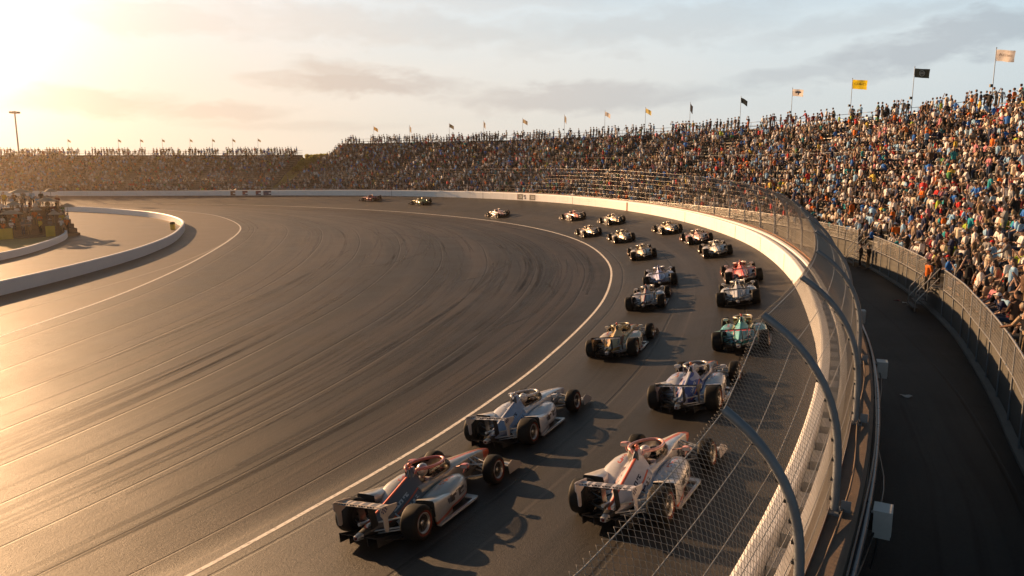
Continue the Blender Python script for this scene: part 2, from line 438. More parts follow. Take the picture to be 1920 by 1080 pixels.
SL_Z = [1.3, 1.4, 1.75, 2.1, 2.17, 2.45, 2.65, 2.56, 2.23, 1.83, 1.43, 1.25, 1.2]
_q = np.arange(0, 421, 1.)
_z = np.interp(_q, SL_S, np.array(SL_Z) / 11.)
for _ in range(60): _z[1:-1] = .5 * _z[1:-1] + .25 * (_z[2:] + _z[:-2])
def slope(s): return np.interp(s, _q, _z)
def bank(s, d): return slope(s) * np.clip(d, 0, 12)
def P3(s, d, h=0.):
    """point on the banked track, h above it"""
    q = TR.at(s, d); return np.concatenate([q, (bank(s, d) + h)[..., None]], -1)
def PW(s, d, h=0., path=None):
    q = (path or TR).at(s, d); h = np.broadcast_to(np.asarray(h, float), q.shape[:-1]); return np.concatenate([q, h[..., None]], -1)
ZROAD = .5
def wallz(s): return slope(s) * 10.6
def front(s): return np.interp(s, [0, 40, 43.4, 49, 52, 56, 63, 70, 77, 90, 420], [15.2, 15.5, 15.85, 16.5, 16.9, 17.3, 18.1, 18.9, 20, 20.5, 20.5])

def sheet(name, G, mats, parent=None, smooth=True, uv=None, mi=None, close=False):
    """mesh from a grid of points G[i, j, 3]"""
    a, b = G.shape[:2]; idx = np.arange(a * b).reshape(a, b)
    F = np.stack([idx[:-1, :-1], idx[1:, :-1], idx[1:, 1:], idx[:-1, 1:]], -1).reshape(-1, 4)
    if close:
        F = np.concatenate([F, np.stack([idx[:-1, -1], idx[1:, -1], idx[1:, 0], idx[:-1, 0]], -1).reshape(-1, 4)])
    o = np_mesh(name, G.reshape(-1, 3), F, mats, parent, smooth, mi)
    if uv is not None:
        l = o.data.uv_layers.new(name='UVMap'); l.data.foreach_set('uv', uv.reshape(-1, 2)[F.ravel()].astype(np.float32).ravel())
    return o
def sweep(name, s, prof, zf, mats, parent=None, mi=None, path=None, smooth=False):
    """closed profile [(d, h)] swept along the path, at height zf(s)+h"""
    s = np.asarray(s, float); D = np.array([p[0] for p in prof]); Hh = np.array([p[1] for p in prof])
    q = (path or TR).at(s[:, None], D[None, :])
    z = np.asarray(zf(s))[:, None] + Hh[None, :]
    V = np.concatenate([q, z[..., None]], -1); a, b = len(s), len(prof); idx = np.arange(a * b).reshape(a, b)
    nx = np.roll(idx, -1, axis=1)
    F = np.stack([idx[:-1], nx[:-1], nx[1:], idx[1:]], -1).reshape(-1, 4)
    m = None if mi is None else np.tile(np.array(mi), a - 1)
    caps = np.array([[0, 0, 0, 0]])
    o = np_mesh(name, V.reshape(-1, 3), F, mats, parent, smooth, m)
    me = o.data; bm = bmesh.new(); bm.from_mesh(me); bm.verts.ensure_lookup_table()
    for r in (range(b), range((a - 1) * b, a * b)):
        try: bm.faces.new([bm.verts[i] for i in r])
        except ValueError: pass
    bmesh.ops.recalc_face_normals(bm, faces=bm.faces); bm.to_mesh(me); bm.free()
    return o

# ---- ground sheets
def quad(name, x0, y0, x1, y1, z, m, nx=2, ny=2):
    X, Y = np.meshgrid(np.linspace(x0, x1, nx), np.linspace(y0, y1, ny), indexing='ij')
    return sheet(name, np.stack([X, Y, np.full_like(X, z)], -1), m)
tag(quad('ground', -3000, -1500, 3000, 4500, -.35, M['grass'], 30, 30), kind='structure')
tag(quad('infield_pavement', -330, -70, 8, 156, -.012, M['asphalt_pit'], 40, 30), kind='structure')
LOOP = [(-40,-38),(-33,-20),(-27.5,-4),(-24.8,12),(-23.6,24),(-23.5,33.5),(-23.6,39.2),(-23.9,45.2),(-25.3,56.1),(-27.7,68.8),(-30.2,80.1),(-33.2,91.2),(-36.4,99.6),(-41.5,109.7),(-48.0,120.3),(-54.4,127.4),(-63.6,135.4),(-76,142),(-95,147),(-120,149.5),(-160,150.5),(-200,151),(-262,151)]
LP = Path(LOOP)
U = np.linspace(0, 1, 300)
# pair each station on the white line with one on the inner loop, and fan the pavement between them
sL = np.interp(U, [0, .06, .30, .62, 1], [0, 24, 95, 190, TR.len])
sM = np.interp(U, [0, .06, .30, .62, 1], [0, 42, 125, 190, LP.len])
for _ in range(30):
    sL[1:-1] = .5 * sL[1:-1] + .25 * (sL[2:] + sL[:-2]); sM[1:-1] = .5 * sM[1:-1] + .25 * (sM[2:] + sM[:-2])
a = LP.at(sM, 0.); b = TR.at(sL, .60)
W_ = np.linspace(0, 1, 36)
bow = 0
G = a[:, None] * (1 - W_[None, :, None]) + b[:, None] * W_[None, :, None]
G = np.concatenate([G, np.zeros(G.shape[:2] + (1,))], -1); G[:, -1, 2] = bank(sL, .60)
uv = np.stack([np.repeat(sL[:, None], 36, 1), np.repeat(W_[None] * 30, 300, 0)], -1)
tag(sheet('inner_track', G, M['asphalt_in'], uv=uv), kind='structure')
s = np.arange(0, TR.len, 1.); d = np.linspace(.60, 10.75, 16)
G = P3(s[:, None], d[None, :] + 0 * s[:, None])
uv = np.stack(np.broadcast_arrays(s[:, None], d[None, :]), -1)
tag(sheet('banked_track', G, M['asphalt_out'], uv=uv), kind='structure')
def ribbon(name, path, s0, s1, d0, d1, h, m, zf=None, step=.5):
    s = np.arange(s0, s1, step); D = np.array([d0, d1])
    q = path.at(s[:, None], D[None]); z = (zf(s[:, None], D[None]) if zf else 0 * q[..., 0]) + h
    return sheet(name, np.concatenate([q, z[..., None]], -1), m)
s = np.arange(0, 330, .5); d_ = np.interp(s, [0, 28, 31, 36, 40, 46, 60, 90, 420], [1.15, .93, .80, .74, .62, .54, .56, .62, .64])
tag(sheet('edge_line', P3(s[:, None], d_[:, None] + np.array([[.02, .155]]), .004), M['line']), kind='structure')
tag(ribbon('inner_loop_line', LP, 20, 205, -.09, .09, .004, M['line']), kind='structure')
TH = Path([(-31,-10),(-28.4,15),(-27.2,30),(-26.9,38.6),(-26.7,44.7),(-26.5,50.3),(-26.8,59.2),(-27.7,66.6),(-29.1,75.0),(-31.3,83.6)])
tag(ribbon('pit_exit_line', TH, 5, TH.len - 1, -.05, .05, -.006, M['line_thin']), kind='structure')
tag(ribbon('crossing_line', Path([(-118,151.2),(-108,158),(-104,163)]), 0, 16, -.06, .06, .035, M['line_thin'], lambda s, d: .11 * np.clip(s - 9, 0, 9) + 0 * d), kind='structure')
# ---- tyre marks: arcs of rubber on the inner pavement and the bank
mk_v = []; mk_f = []
def skid(pts, w, h=.003):
    p = catmull(pts, 10); t = np.gradient(p, axis=0); t /= np.hypot(*t.T)[:, None]; n = np.stack([t[:, 1], -t[:, 0]], 1)
    k = np.linspace(0, 1, len(p)); ww = w * (.35 + .65 * np.sin(np.pi * np.clip(k, .02, .98)) ** .5)
    o = len(mk_v)
    for i in range(len(p)):
        for sg in (-1, 1):
            q = p[i] + n[i] * ww[i] * sg / 2; mk_v.append((q[0], q[1], h))
    for i in range(len(p) - 1): mk_f.append((o + 2 * i, o + 2 * i + 1, o + 2 * i + 3, o + 2 * i + 2))
def gpt(u, w):
    """a point of the inner pavement, u along and w across from the loop (0) to the white line (1)"""
    x = LP.at(np.interp(u, U, sM), 0.); y = TR.at(np.interp(u, U, sL), 0.); return x * (1 - w) + y * w
for i in range(84):
    u0 = rnd.uniform(.02, .46); L_ = rnd.uniform(.08, .26); w0 = min(.98, max(.03, rnd.betavariate(2.0, 1.3))); w1 = w0 + rnd.uniform(-.05, .06)
    k = 6; pts = [gpt(u0 + L_ * t / k, min(.985, max(.015, w0 + (w1 - w0) * (t / k) ** 1.5))) for t in range(k + 1)]
    skid(pts, rnd.uniform(.09, .30))
    if rnd.random() < .45: skid([p + np.array((1.0, .5)) * .9 for p in pts[1:-1]], rnd.uniform(.12, .3), .005)
# the long curling marks of spins in mid-corner
skid([(-1.2, 34.5), (.6, 37.5), (1.9, 41.5), (2.6, 46), (2.2, 50)], .26, .006)
skid([(-1.6, 33.0), (-1.1, 36), (.4, 40), (1.3, 44.5)], .22, .007)
for x0, y0, rr in ((-14, 84, 12), (-7, 78, 13)):
    skid([(x0 + rr * math.cos(t) - 6, y0 + rr * 1.6 * math.sin(t) - 14) for t in np.linspace(-.9, 1.35, 7)], rnd.uniform(.25, .5), .006)
tag(np_mesh('skid_marks', mk_v, mk_f, M['skid']), kind='structure')

# ---- service road and its kerb
s = np.arange(0, 330, 1.)
dd = np.linspace(0, 1, 6)
D = 11.9 + (front(s) - 11.9 + .02)[:, None] * dd[None]
G = PW(s[:, None], D, ZROAD)
uv = np.stack(np.broadcast_arrays(s[:, None], D), -1)
tag(sheet('service_road', G, M['asphalt_road'], uv=uv), kind='structure')
tag(sweep('road_kerb', np.arange(20, 120, 1.), [(-.22, -.1), (-.22, .10), (0, .12), (0, -.1)], lambda s: ZROAD + 0 * s, M['concrete'], path=Path(TR.at(np.arange(0, 140, 2.), front(np.arange(0, 140, 2.)) - .02), 1, it=1)), kind='structure')
q = TR.at(np.array([31.3, 46.0, 58.0]), np.array([14.2, 15.0, 16.2]))

# ---- outer barrier
S_ALL = np.r_[np.arange(4, 120, 1.), np.arange(120, 370, 2.)]
safer = tag(empty('safety_barrier', (0, 0, 0)), 'white energy absorbing barrier curving round the outside of the track', 'barrier')
sweep('barrier_face', S_ALL, [(10.6, -.25), (10.6, .98), (10.63, 1.04), (10.68, 1.06), (10.86, 1.06), (10.88, 1.03), (10.88, -.25)], wallz, M['white_wall'], safer)
def blk(s0, L_=.55):
    m = MB(); c = []
    for s_ in (s0, s0 + L_):
        for d_, h in ((10.89, .25), (10.89, .80), (11.13, .80), (11.13, .25)):
            p = PW(s_, d_, wallz(s_) + h); c.append(p)
    m.add(c, [(0, 1, 2, 3), (7, 6, 5, 4), (0, 4, 5, 1), (1, 5, 6, 2), (2, 6, 7, 3), (3, 7, 4, 0)]); return m
ss_ = np.arange(24.3, 190, .95)
for s0 in ss_[:99]: blk(s0).build('foam_block', M['foam'], safer)
rest = MB()
for s0 in ss_[99:]:
    b_ = blk(s0); rest.add(b_.v, b_.f)
tag(rest.build('foam_filling', M['foam'], safer), kind='stuff')
for s0, m_ in ((76, 'cable'), (68.5, 'cable'), (90, 'cable'), (104.5, 'rust'), (118, 'cable'), (140, 'cable'), (163, 'cable'), (60.5, 'cable')):
    p = np.array([PW(s0, 10.585, wallz(s0) + h) for h in (0., 1.0)])
    q = np.array([PW(s0 + (.35 if m_ == 'rust' else .06), 10.585, wallz(s0) + h) for h in (0., 1.0)])
    m = MB(); m.add([p[0], q[0], q[1], p[1]], [(0, 1, 2, 3)]); m.build('expansion_joint', M[m_], safer)
cw = tag(empty('concrete_wall', (0, 0, 0)), 'weathered concrete retaining wall with a brown top under the catch fence posts', 'wall')
sweep('wall_body', S_ALL, [(11.14, -.3), (11.14, 1.08), (11.3, 1.10), (11.84, 1.10), (11.9, 1.05), (11.9, -2.4)], wallz, [M['white_wall'], M['wall_top_concrete'], M['concrete']], cw, mi=[0, 0, 1, 1, 2, 2])
sweep('edge_angle', S_ALL, [(11.46, 1.102), (11.46, 1.15), (11.5, 1.15), (11.5, 1.102)], wallz, M['rust'], cw)

# ---- catch fence: posts bent over the track, cables, woven wire
PROF = [(0, 0), (0, .55), (.02, 1.05), (.09, 1.5), (.25, 1.95), (.50, 2.35), (.83, 2.70), (1.22, 2.98)]   # (inward, up)
PROF_D = catmull(PROF, 6)
PL = np.r_[0, np.cumsum(np.hypot(*np.diff(PROF_D, axis=0).T))]; PLEN = PL[-1]
def prof(t):
    t = np.asarray(t) * PLEN; return np.interp(t, PL, PROF_D[:, 0]), np.interp(t, PL, PROF_D[:, 1])
def fscale(s): return np.interp(s, [0, 25.5, 26.7, 28.7, 31.3, 40, 70, 110, 400], [.7, .73, .755, .8, 1., 1.0, 1.12, 1.28, 1.28])
DF = 11.5
def FP(s, t, off=0.):
    """point of the fence surface; off pushes it to the track side"""
    u, v = prof(t); k = fscale(s)
    q = TR.at(s, DF - u * k - off); z = wallz(s) + 1.10 + v * k
    return np.concatenate([q, z[..., None]], -1)
fence = tag(empty('catch_fence', (0, 0, 0)), 'tall steel catch fence of chain link with bent posts leaning over the track', 'fence')
posts_s = np.r_[20.6, 24.6, 28.7, 31.4, 35.4, 40.0, 44.6, 49.0, np.arange(53., 300, 4.)]
for i, s0 in enumerate(posts_s):
    m = MB(); n = 14 if s0 < 90 else 8
    t = np.linspace(0, 1, 16); P = FP(np.full(16, s0), t, -.07)
    m.tube(P, .062, 12 if s0 < 90 else 6)
    c = PW(s0, DF + .07, wallz(s0) + 1.115)
    hd = Matrix.Rotation(TR.head(s0), 3, 'Z')
    m.box(c, (.34, .26, .03), rot=hd)
    if s0 < 80:
        for a_ in (-.12, .12):
            for b_ in (-.09, .09): m.box(Vector(c) + hd @ Vector((a_, b_, .03)), (.035, .035, .05), 1, hd)
        m.box(Vector(c) + hd @ Vector((0, -.16, .10)), (.02, .14, .18), 0, hd)
        for t_ in np.linspace(.06, .98, 11):                       # eye bolts that carry the cables
            p = FP(s0, t_, -.01); m.box(p, (.06, .05, .045), 1, hd)
    m.build('post', [M['galv_post'], M['cable']], fence)
for j, t_ in enumerate((.03, .14, .27, .40, .53, .66, .80, .975)):
    s = np.unique(np.r_[np.arange(19, 90, .5), posts_s[:8], np.arange(90, 297, 2.)])
    sag = -.012 * np.sin(np.pi * ((s - 1) % 4) / 4)
    P = FP(s, np.full(len(s), t_)); P[:, 2] += sag
    m = MB(); m.tube(P, list(np.interp(s, [0, 45, 75, 300], [.0055, .006, .0065, .008]) * (1. if t_ < .9 else 1.25)), 5, caps=True); m.build('cable', M['wire'], fence)
def weave(s0, s1, cell, rad, name='wire_mesh'):
    nw = max(2, int(round((s1 - s0) / cell))); nt_ = max(6, int(round(PLEN * fscale(s0) / cell)))
    k = np.arange(nw)[:, None]; j = np.arange(nt_ + 1)[None, :]
    S_ = s0 + (k + ((j + k) % 2)) * (s1 - s0) / nw; T_ = .01 + .98 * j / nt_ + 0 * k
    P = FP(S_, T_, .012 + .008 * ((j + k) % 2))
    P[:, :, 0] += 0.0
    t = np.gradient(P, axis=1); t /= np.linalg.norm(t, axis=2)[..., None]
    up = np.array([.37, .21, .9]); u = np.cross(t, up); u /= np.linalg.norm(u, axis=2)[..., None]; w = np.cross(t, u)
    rg = np.stack([P + rad * (u * math.cos(a_) + w * math.sin(a_)) for a_ in (0, 2.094, 4.189)], 2)
    V = rg.reshape(-1, 3); idx = np.arange(nw * (nt_ + 1) * 3).reshape(nw, nt_ + 1, 3); nx = np.roll(idx, -1, 2)
    F = np.stack([idx[:, :-1], nx[:, :-1], nx[:, 1:], idx[:, 1:]], -1).reshape(-1, 4)
    np_mesh(name, V, F, M['wire'], fence, True)
for i in range(len(posts_s) - 1):
    s0 = posts_s[i]
    s1 = posts_s[i + 1]
    if s0 < 31: weave(s0, s1, .048, .0034)
    elif s0 < 44: weave(s0, s1, .040, .0034)
    elif s0 < 62: weave(s0, s1, .06, .0038)
    elif s0 < 90: weave(s0, s1, .115, .0046)
    elif s0 < 150: weave(s0, s1, .22, .0055)
    elif s0 < 230: weave(s0, s1, .36, .008)

# ---- pipes, cables and boxes on the outer face of the wall
def along(name, s0, s1, d0, h, r, m, label, wob=0., sd=1):
    s = np.arange(s0, s1, .7); g = random.Random(sd)
    P = np.array([PW(x, d0 + wob * math.sin(x * .9 + sd) , wallz(x) + h + (wob * .8 * math.sin(x * 1.57 + sd * 2))) for x in s])
    b_ = MB(); b_.tube(P, r, 7); o = b_.build(name, m); tag(o, label, 'pipe' if 'pipe' in name or 'conduit' in name else 'cable'); return o
along('conduit_pipe', 20, 78, 12.0, .92, .05, M['grey_pipe'], 'thick blue grey conduit pipe along the outer edge of the concrete wall')
along('power_cable', 20, 78, 11.96, 1.02, .022, M['black_pipe'], 'thin black power cable running just above the conduit pipe', .015, 2)
along('hanging_cable', 20, 66, 12.08, .62, .016, M['black_pipe'], 'thin black cable hanging loosely below the conduit pipe', .10, 3)
along('tan_cable', 23, 66, 11.66, 1.135, .017, M['wall_top_concrete'], 'tan cable snaking along the wall top beside the fence posts', .05, 4)
lb = ['nearest to the camera', 'second from the camera', 'third from the camera', 'fourth from the camera', 'farthest along']
for i, s0 in enumerate((32.1, 40.8, 47.2, 54.5, 63)):
    m = MB(); hd = Matrix.Rotation(TR.head(s0), 3, 'Z'); c = Vector(PW(s0, 12.22, wallz(s0) + .74))
    m.box(c, (.36, .26, .44), 0, hd)
    m.box(c + Vector((0, 0, .228)), (.38, .28, .016), 0, hd)
    m.box(c + hd @ Vector((0, .16, -.02)), (.10, .06, .3), 1, hd)
    m.box(c + hd @ Vector((0, -.135, 0)), (.30, .012, .36), 0, hd)
    m.tube([c + hd @ Vector((.1, .06, -.22)), c + hd @ Vector((.1, .06, -.5)), c + hd @ Vector((.1, .12, -.9))], .018, 6, 1)
    m.tube([c + hd @ Vector((-.12, .10, .1)), c + hd @ Vector((-.2, .2, .2)), c + hd @ Vector((-.5, .22, .18))], .02, 6, 1)
    tag(m.build('junction_box', [M['box_white'], M['black_pipe']]), 'white electrical box hung on the back of the wall, ' + lb[i], 'box', 'electrical boxes on the wall')

# ---- inner white walls
INW = Path([(-34,-30),(-32.2,0),(-31.5,25),(-31.2,44.9),(-31.1,50.0),(-31.5,57.6),(-32.3,64.6),(-34.6,75.1),(-38.0,85.2),(-41.9,95.0),(-46.6,103.2),(-51.8,110.5),(-57.7,116.8),(-67.4,124.5),(-78.9,131),(-100,138),(-140,143),(-200,144)])
iw = tag(empty('pit_wall', (0, 0, 0)), 'long low white pit wall curving round the paved infield', 'wall')
pf = [(.0, -.05), (.0, .80), (.04, .86), (.24, .86), (.28, .80), (.28, -.05)]
sweep('wall_body', np.arange(0, INW.len - 1, 1.), pf, lambda s: 0 * s, M['white_wall_far'], iw, path=INW)
for s0 in (138, 152, 166, 183, 206):
    p = INW.at(np.array([s0, s0 + .7]), .285); m = MB()
    m.add([(p[0][0], p[0][1], .05), (p[1][0], p[1][1], .05), (p[1][0], p[1][1], .8), (p[0][0], p[0][1], .8)], [(0, 1, 2, 3)]); m.build('stain_panel', M['dark_concrete'], iw)
LOW = Path([(-44,20),(-42.6,45),(-42.7,61.6),(-44.2,69),(-47.2,78.0),(-50.6,84.5),(-54.5,89.5),(-60,94),(-70,99),(-85,104)])
lw = tag(empty('paddock_wall', (0, 0, 0)), 'short white wall in front of the infield spectators', 'wall')
sweep('wall_body', np.arange(0, LOW.len - 1, 1.), [(.0, -.05), (.0, .58), (.03, .62), (.22, .62), (.25, .58), (.25, -.05)], lambda s: 0 * s, M['white_wall_far'], lw, path=LOW)
g_ = LOW.at(np.arange(0, LOW.len - 1, 2.)[:, None], -np.linspace(.0, 45, 8)[None])
tag(sheet('infield_lawn', np.concatenate([g_, np.full(g_.shape[:2] + (1,), .02)], -1), M['sunlit_lawn']), kind='structure')

# ---- small boards on the outer wall
def board(s0, s1, blocks, label):
    t = tag(empty('advertising_board', PW((s0 + s1) / 2, 10.55, wallz(s0))), label, 'sign', None)
    inv = Vector(t.location)
    def put(name, a_, b_, h0, h1, off, m):
        mm = MB(); rg = []
        for x in np.linspace(a_, b_, max(2, int((b_ - a_) / .4) + 1)):          # follows the bend of the wall
            rg.append([Vector(PW(x, 10.6 - o_, wallz(x) + h)) - inv for o_, h in ((off, h0), (off, h1), (off - .012, h1), (off - .012, h0))])
        mm.loft(rg, 0, smooth=False); mm.build(name, m, t)
    put('board_panel', s0, s1, .06, 1.0, .015, M['white_wall'])
    for a_, b_, h0, h1, m in blocks: put('board_mark', a_, b_, h0, h1, .03, M[m])
board(126.6, 131.4, [(127.0, 128.4, .12, .95, 'banner_black'), (129.2, 129.6, .2, .5, 'banner_navy'), (129.3, 129.8, .55, .85, 'banner_navy'), (130.0, 131.2, .12, .95, 'banner_black'), (131.25, 131.35, .1, .98, 'banner_red')], 'board with two black emblem squares on the far white wall')
for a_, sg in ((127.2, 0), (130.15, 1)):
    m = MB()
    for (x0, x1, h0, h1) in ((0, .12, .35, .75), (.2, .32, .35, .75), (.4, .52, .35, .75), (.62, .74, .35, .75), (0, .74, .30, .36)) if not sg else ((0, .1, .35, .75), (.15, .3, .35, .75), (.36, .6, .62, .75), (.36, .48, .35, .6), (.6, .74, .35, .5)):
        c = [PW(a_ + x, 10.562, wallz(a_) + h) for x, h in ((x0, h0), (x1, h0), (x1, h1), (x0, h1))]; m.add(c, [(0, 1, 2, 3)])
    o = m.build('board_lettering', M['paper']); bd = [x for x in bpy.data.objects if x.name.startswith('advertising_board')][0]
    o.parent = bd; o.matrix_parent_inverse = Matrix.Translation(-Vector(bd.location))
blocks = []
for a_, b_, top_, bot_ in ((200.9, 202.0, 'rust', 'rust'), (198.1, 199.3, 'banner_red', 'banner_navy'), (195.0, 196.2, 'banner_red', 'banner_navy'), (192.6, 194.4, 'banner_navy', 'banner_navy')):
    blocks += [(a_, b_, .60, .98, top_), (a_ + .55, b_, .34, .595, top_), (a_, b_, .06, .335, bot_)]
board(192.3, 202.3, blocks, 'row of red and navy emblem panels on the far white wall')
# ------------------------------------------------------------------ grandstands
CAM = np.array([0., 0., 7.7]); FPX = 1400.; PITCH = math.atan(228 / 1400.)
def pix(p):
    x, y, z = p[0], p[1], p[2] - CAM[2]
    zc = y * math.cos(PITCH) - z * math.sin(PITCH); yc = -(y * math.sin(PITCH) + z * math.cos(PITCH))
    return (960 + FPX * x / zc, 540 + FPX * yc / zc, zc) if zc > .5 else (-9999, -9999, zc)
class Stand:
    def __init__(s, s0, s1, rows, z0, run, rise, f0=.30, shift=0.):
        s.s0, s.s1, s.rows, s.z0, s.run, s.rise, s.f0, s.shift = s0, s1, rows, z0, run, rise, f0, shift
        s.depth = f0 + rows * run
    def pt(s, u, D, z):
        """u = station, D = metres behind the front edge"""
        u = np.asarray(u, float); D = np.asarray(D, float)
        uu = u - s.shift * (u - s.s0) / (s.s1 - s.s0) * D / 20.
        q = TR.at(uu, front(uu) + D); z = np.broadcast_to(np.asarray(z, float), q.shape[:-1])
        return np.concatenate([q, z[..., None]], -1)
    def sweep(s, name, prof, mats, parent, mi=None, u=None, hold=True):
        u = np.asarray(u if u is not None else np.r_[np.arange(s.s0, s.s1, 2.), s.s1], float)
        D = np.array([p[0] for p in prof]); Z = np.array([p[1] for p in prof])
        V = s.pt(u[:, None], D[None] + 0 * u[:, None], Z[None] + 0 * u[:, None]); a, b = len(u), len(prof); idx = np.arange(a * b).reshape(a, b)
        nx = np.roll(idx, -1, 1); F = np.stack([idx[:-1], nx[:-1], nx[1:], idx[1:]], -1).reshape(-1, 4)
        o = np_mesh(name, V.reshape(-1, 3), F, mats, parent, False, None if mi is None else np.tile(np.array(mi), a - 1))
        bm = bmesh.new(); bm.from_mesh(o.data); bm.verts.ensure_lookup_table()
        for r in (range(b), range((a - 1) * b, a * b)):
            try: bm.faces.new([bm.verts[i] for i in r])
            except ValueError: pass
        bmesh.ops.recalc_face_normals(bm, faces=bm.faces); bm.to_mesh(o.data); bm.free(); return o
    def tread(s, r): return s.f0 + r * s.run, s.z0 + r * s.rise
    def build(s, name, label, aisle):
        t = tag(empty(name), label, 'grandstand')
        prof_ = [(.0, -.3), (.0, s.z0)]; mi = [1, 0]
        for r in range(s.rows):
            D, z = s.tread(r)
            if r: prof_ += [(D, z - s.rise), (D, z)]; mi += [0, 1]
        prof_ += [(s.depth, s.tread(s.rows - 1)[1]), (s.depth, -.3)]; mi += [0, 1]
        # faces: verticals dark, treads grey
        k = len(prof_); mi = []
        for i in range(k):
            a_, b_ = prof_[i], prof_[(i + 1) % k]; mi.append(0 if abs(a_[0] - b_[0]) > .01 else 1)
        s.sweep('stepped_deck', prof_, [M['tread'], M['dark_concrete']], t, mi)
        for r in range(s.rows):
            D, z = s.tread(r); z += .42; D += .50
            s.sweep('bench', [(D - .13, z - .05), (D - .13, z), (D + .13, z), (D + .13, z - .05)], M['alu_bench'], t)
        # rear rail
        m = MB(); uu = np.arange(s.s0 + 1, s.s1, 2.4); zt = s.tread(s.rows - 1)[1]
        for u in uu: m.tube([s.pt(u, s.depth - .05, zt - .1), s.pt(u, s.depth - .05, zt + 1.05)], .025, 5)
        for h in (.55, 1.05): m.tube(s.pt(np.r_[s.s0:s.s1:2.], s.depth - .05, zt + h), .022 if h < 1 else .03, 5)
        m.build('rear_railing', M['galv_post'], t)
        m = MB(); rm = 13 if s.rows > 20 else 10; D, z = s.tread(rm)
        for u in np.arange(s.s0 + 1, s.s1, 3.): m.tube([s.pt(u, D + .06, z - .02), s.pt(u, D + .06, z + 1.0)], .02, 5)
        m.tube(s.pt(np.r_[s.s0:s.s1:2.], D + .06, z + 1.0), .018, 5)
        m.build('middle_railing', M['galv'], t)
        for u in aisle:                                            # stair flights: half steps up the aisles
            m = MB()
            for r in range(s.rows - 1):
                D, z = s.tread(r)
                c = [s.pt(u + a_, D + b_, z + h) for h in (.002, s.rise / 2) for a_, b_ in ((-.45, s.run - .30), (.45, s.run - .30), (.45, s.run - .004), (-.45, s.run - .004))]
                m.add(c, [(4, 5, 6, 7), (0, 1, 5, 4), (1, 2, 6, 5), (3, 0, 4, 7)])
            m.build('aisle_stair', M['concrete'], t)
        return t
ST1 = Stand(37, 199, 24, 1.75, .83, .50, shift=5.5)
ST2 = Stand(200.4, 335, 19, 1.5, .82, .5)
AIS1 = [46.5, 58.2, 73.6, 88, 103, 118, 133, 148, 163, 178]
AIS2 = [216, 232, 248, 264]
ST1.build('curved_grandstand', 'big curved grandstand full of spectators outside the turn', AIS1)
ST2.build('straight_grandstand', 'lower straight grandstand in golden haze beyond the far wall', AIS2)

# ---- front parapet railings with mesh infill panels
def railing(sa, sb, label, fine):
    t = tag(empty('guard_railing'), label, 'railing', 'railings along the front of the curved stand')
    F_ = lambda u, h, off=0.: ST1.pt(u, -.06 + off, h)
    step = 2.0 if fine else 4.0
    uu = np.arange(sa, sb + .01, step)
    if len(uu) < 2: uu = np.array([sa, sb])
    for u in uu[:95]:
        m = MB(); m.tube([F_(u, ZROAD - .02, -.02), F_(u, 2.86, -.02)], .03, 6)
        m.build('post', M['galv_post'], t)
    for h, r in ((2.86, .03), (1.9, .022)):
        m = MB(); m.tube(F_(np.arange(sa, sb + .01, 1.), h, -.055 if h > 2 else -.02), r, 6); m.build('rail', M['alu'], t)
    for a_, b_ in zip(uu[:-1], uu[1:]):
        m = MB(); sp = .055 if fine else .16; w = .011 if fine else .026
        k = np.arange(a_ + sp, b_, sp)
        for u in k:
            p, q_ = F_(u, 1.92, -.02), F_(u, 2.82, -.02)
            d_ = (F_(u + .1, 2, -.02) - p)[:2]; d_ = d_ / np.linalg.norm(d_) * w
            m.add([(p[0] - d_[0], p[1] - d_[1], p[2]), (p[0] + d_[0], p[1] + d_[1], p[2]), (q_[0] + d_[0], q_[1] + d_[1], q_[2]), (q_[0] - d_[0], q_[1] - d_[1], q_[2])], [(0, 1, 2, 3)])
        for h in np.arange(2.02, 2.80, .11 if fine else .22):
            m.tube(F_(np.array([a_, (a_ + b_) / 2, b_]), h, -.02), .005 if fine else .012, 3, caps=False)
        m.build('infill_panel', M['alu'], t)
    return t
railing(38, 56.6, 'aluminium guard railing on the stand front between the photo edge and the stair opening', True)
railing(59.6, 72.2, 'aluminium guard railing on the stand front between the stair opening and the far gate', True)
railing(75.0, 199, 'long aluminium guard railing seen through the catch fence', False)
def stairs(u0, w, label):
    t = tag(empty('access_stairs'), label, 'stairs')
    m = MB()
    for k in range(6):
        z1 = 1.75 - k * .208; d0 = -.16 * k
        c = [ST1.pt(u0 + a_, d_ - .05, z) for z in (z1 - .05, z1) for a_, d_ in ((-w / 2, d0 - .22), (w / 2, d0 - .22), (w / 2, d0 - .01), (-w / 2, d0 - .01))]
        m.add(c, [(3, 2, 1, 0), (4, 5, 6, 7), (0, 1, 5, 4), (1, 2, 6, 5), (2, 3, 7, 6), (3, 0, 4, 7)])
    m.build('steps', M['tread'], t)
    for sg in (-1, 1):
        m = MB(); a_ = u0 + sg * (w / 2 + .03)
        for h in (.5, .98): m.tube([ST1.pt(a_, -.02, 1.75 + h), ST1.pt(a_, -1.0, .5 + h)], .024, 6)
        m.tube([ST1.pt(a_, -1.0, .5), ST1.pt(a_, -1.0, 1.48)], .026, 6)
        m.tube([ST1.pt(a_, -.5, 1.1), ST1.pt(a_, -.5, 2.1)], .022, 6)
        m.build('handrail', M['alu'], t)
stairs(58.1, 1.5, 'metal stairs with handrails down from the stand to the service road')
stairs(73.6, 1.6, 'metal gate stairs near the two people in black by the service road')

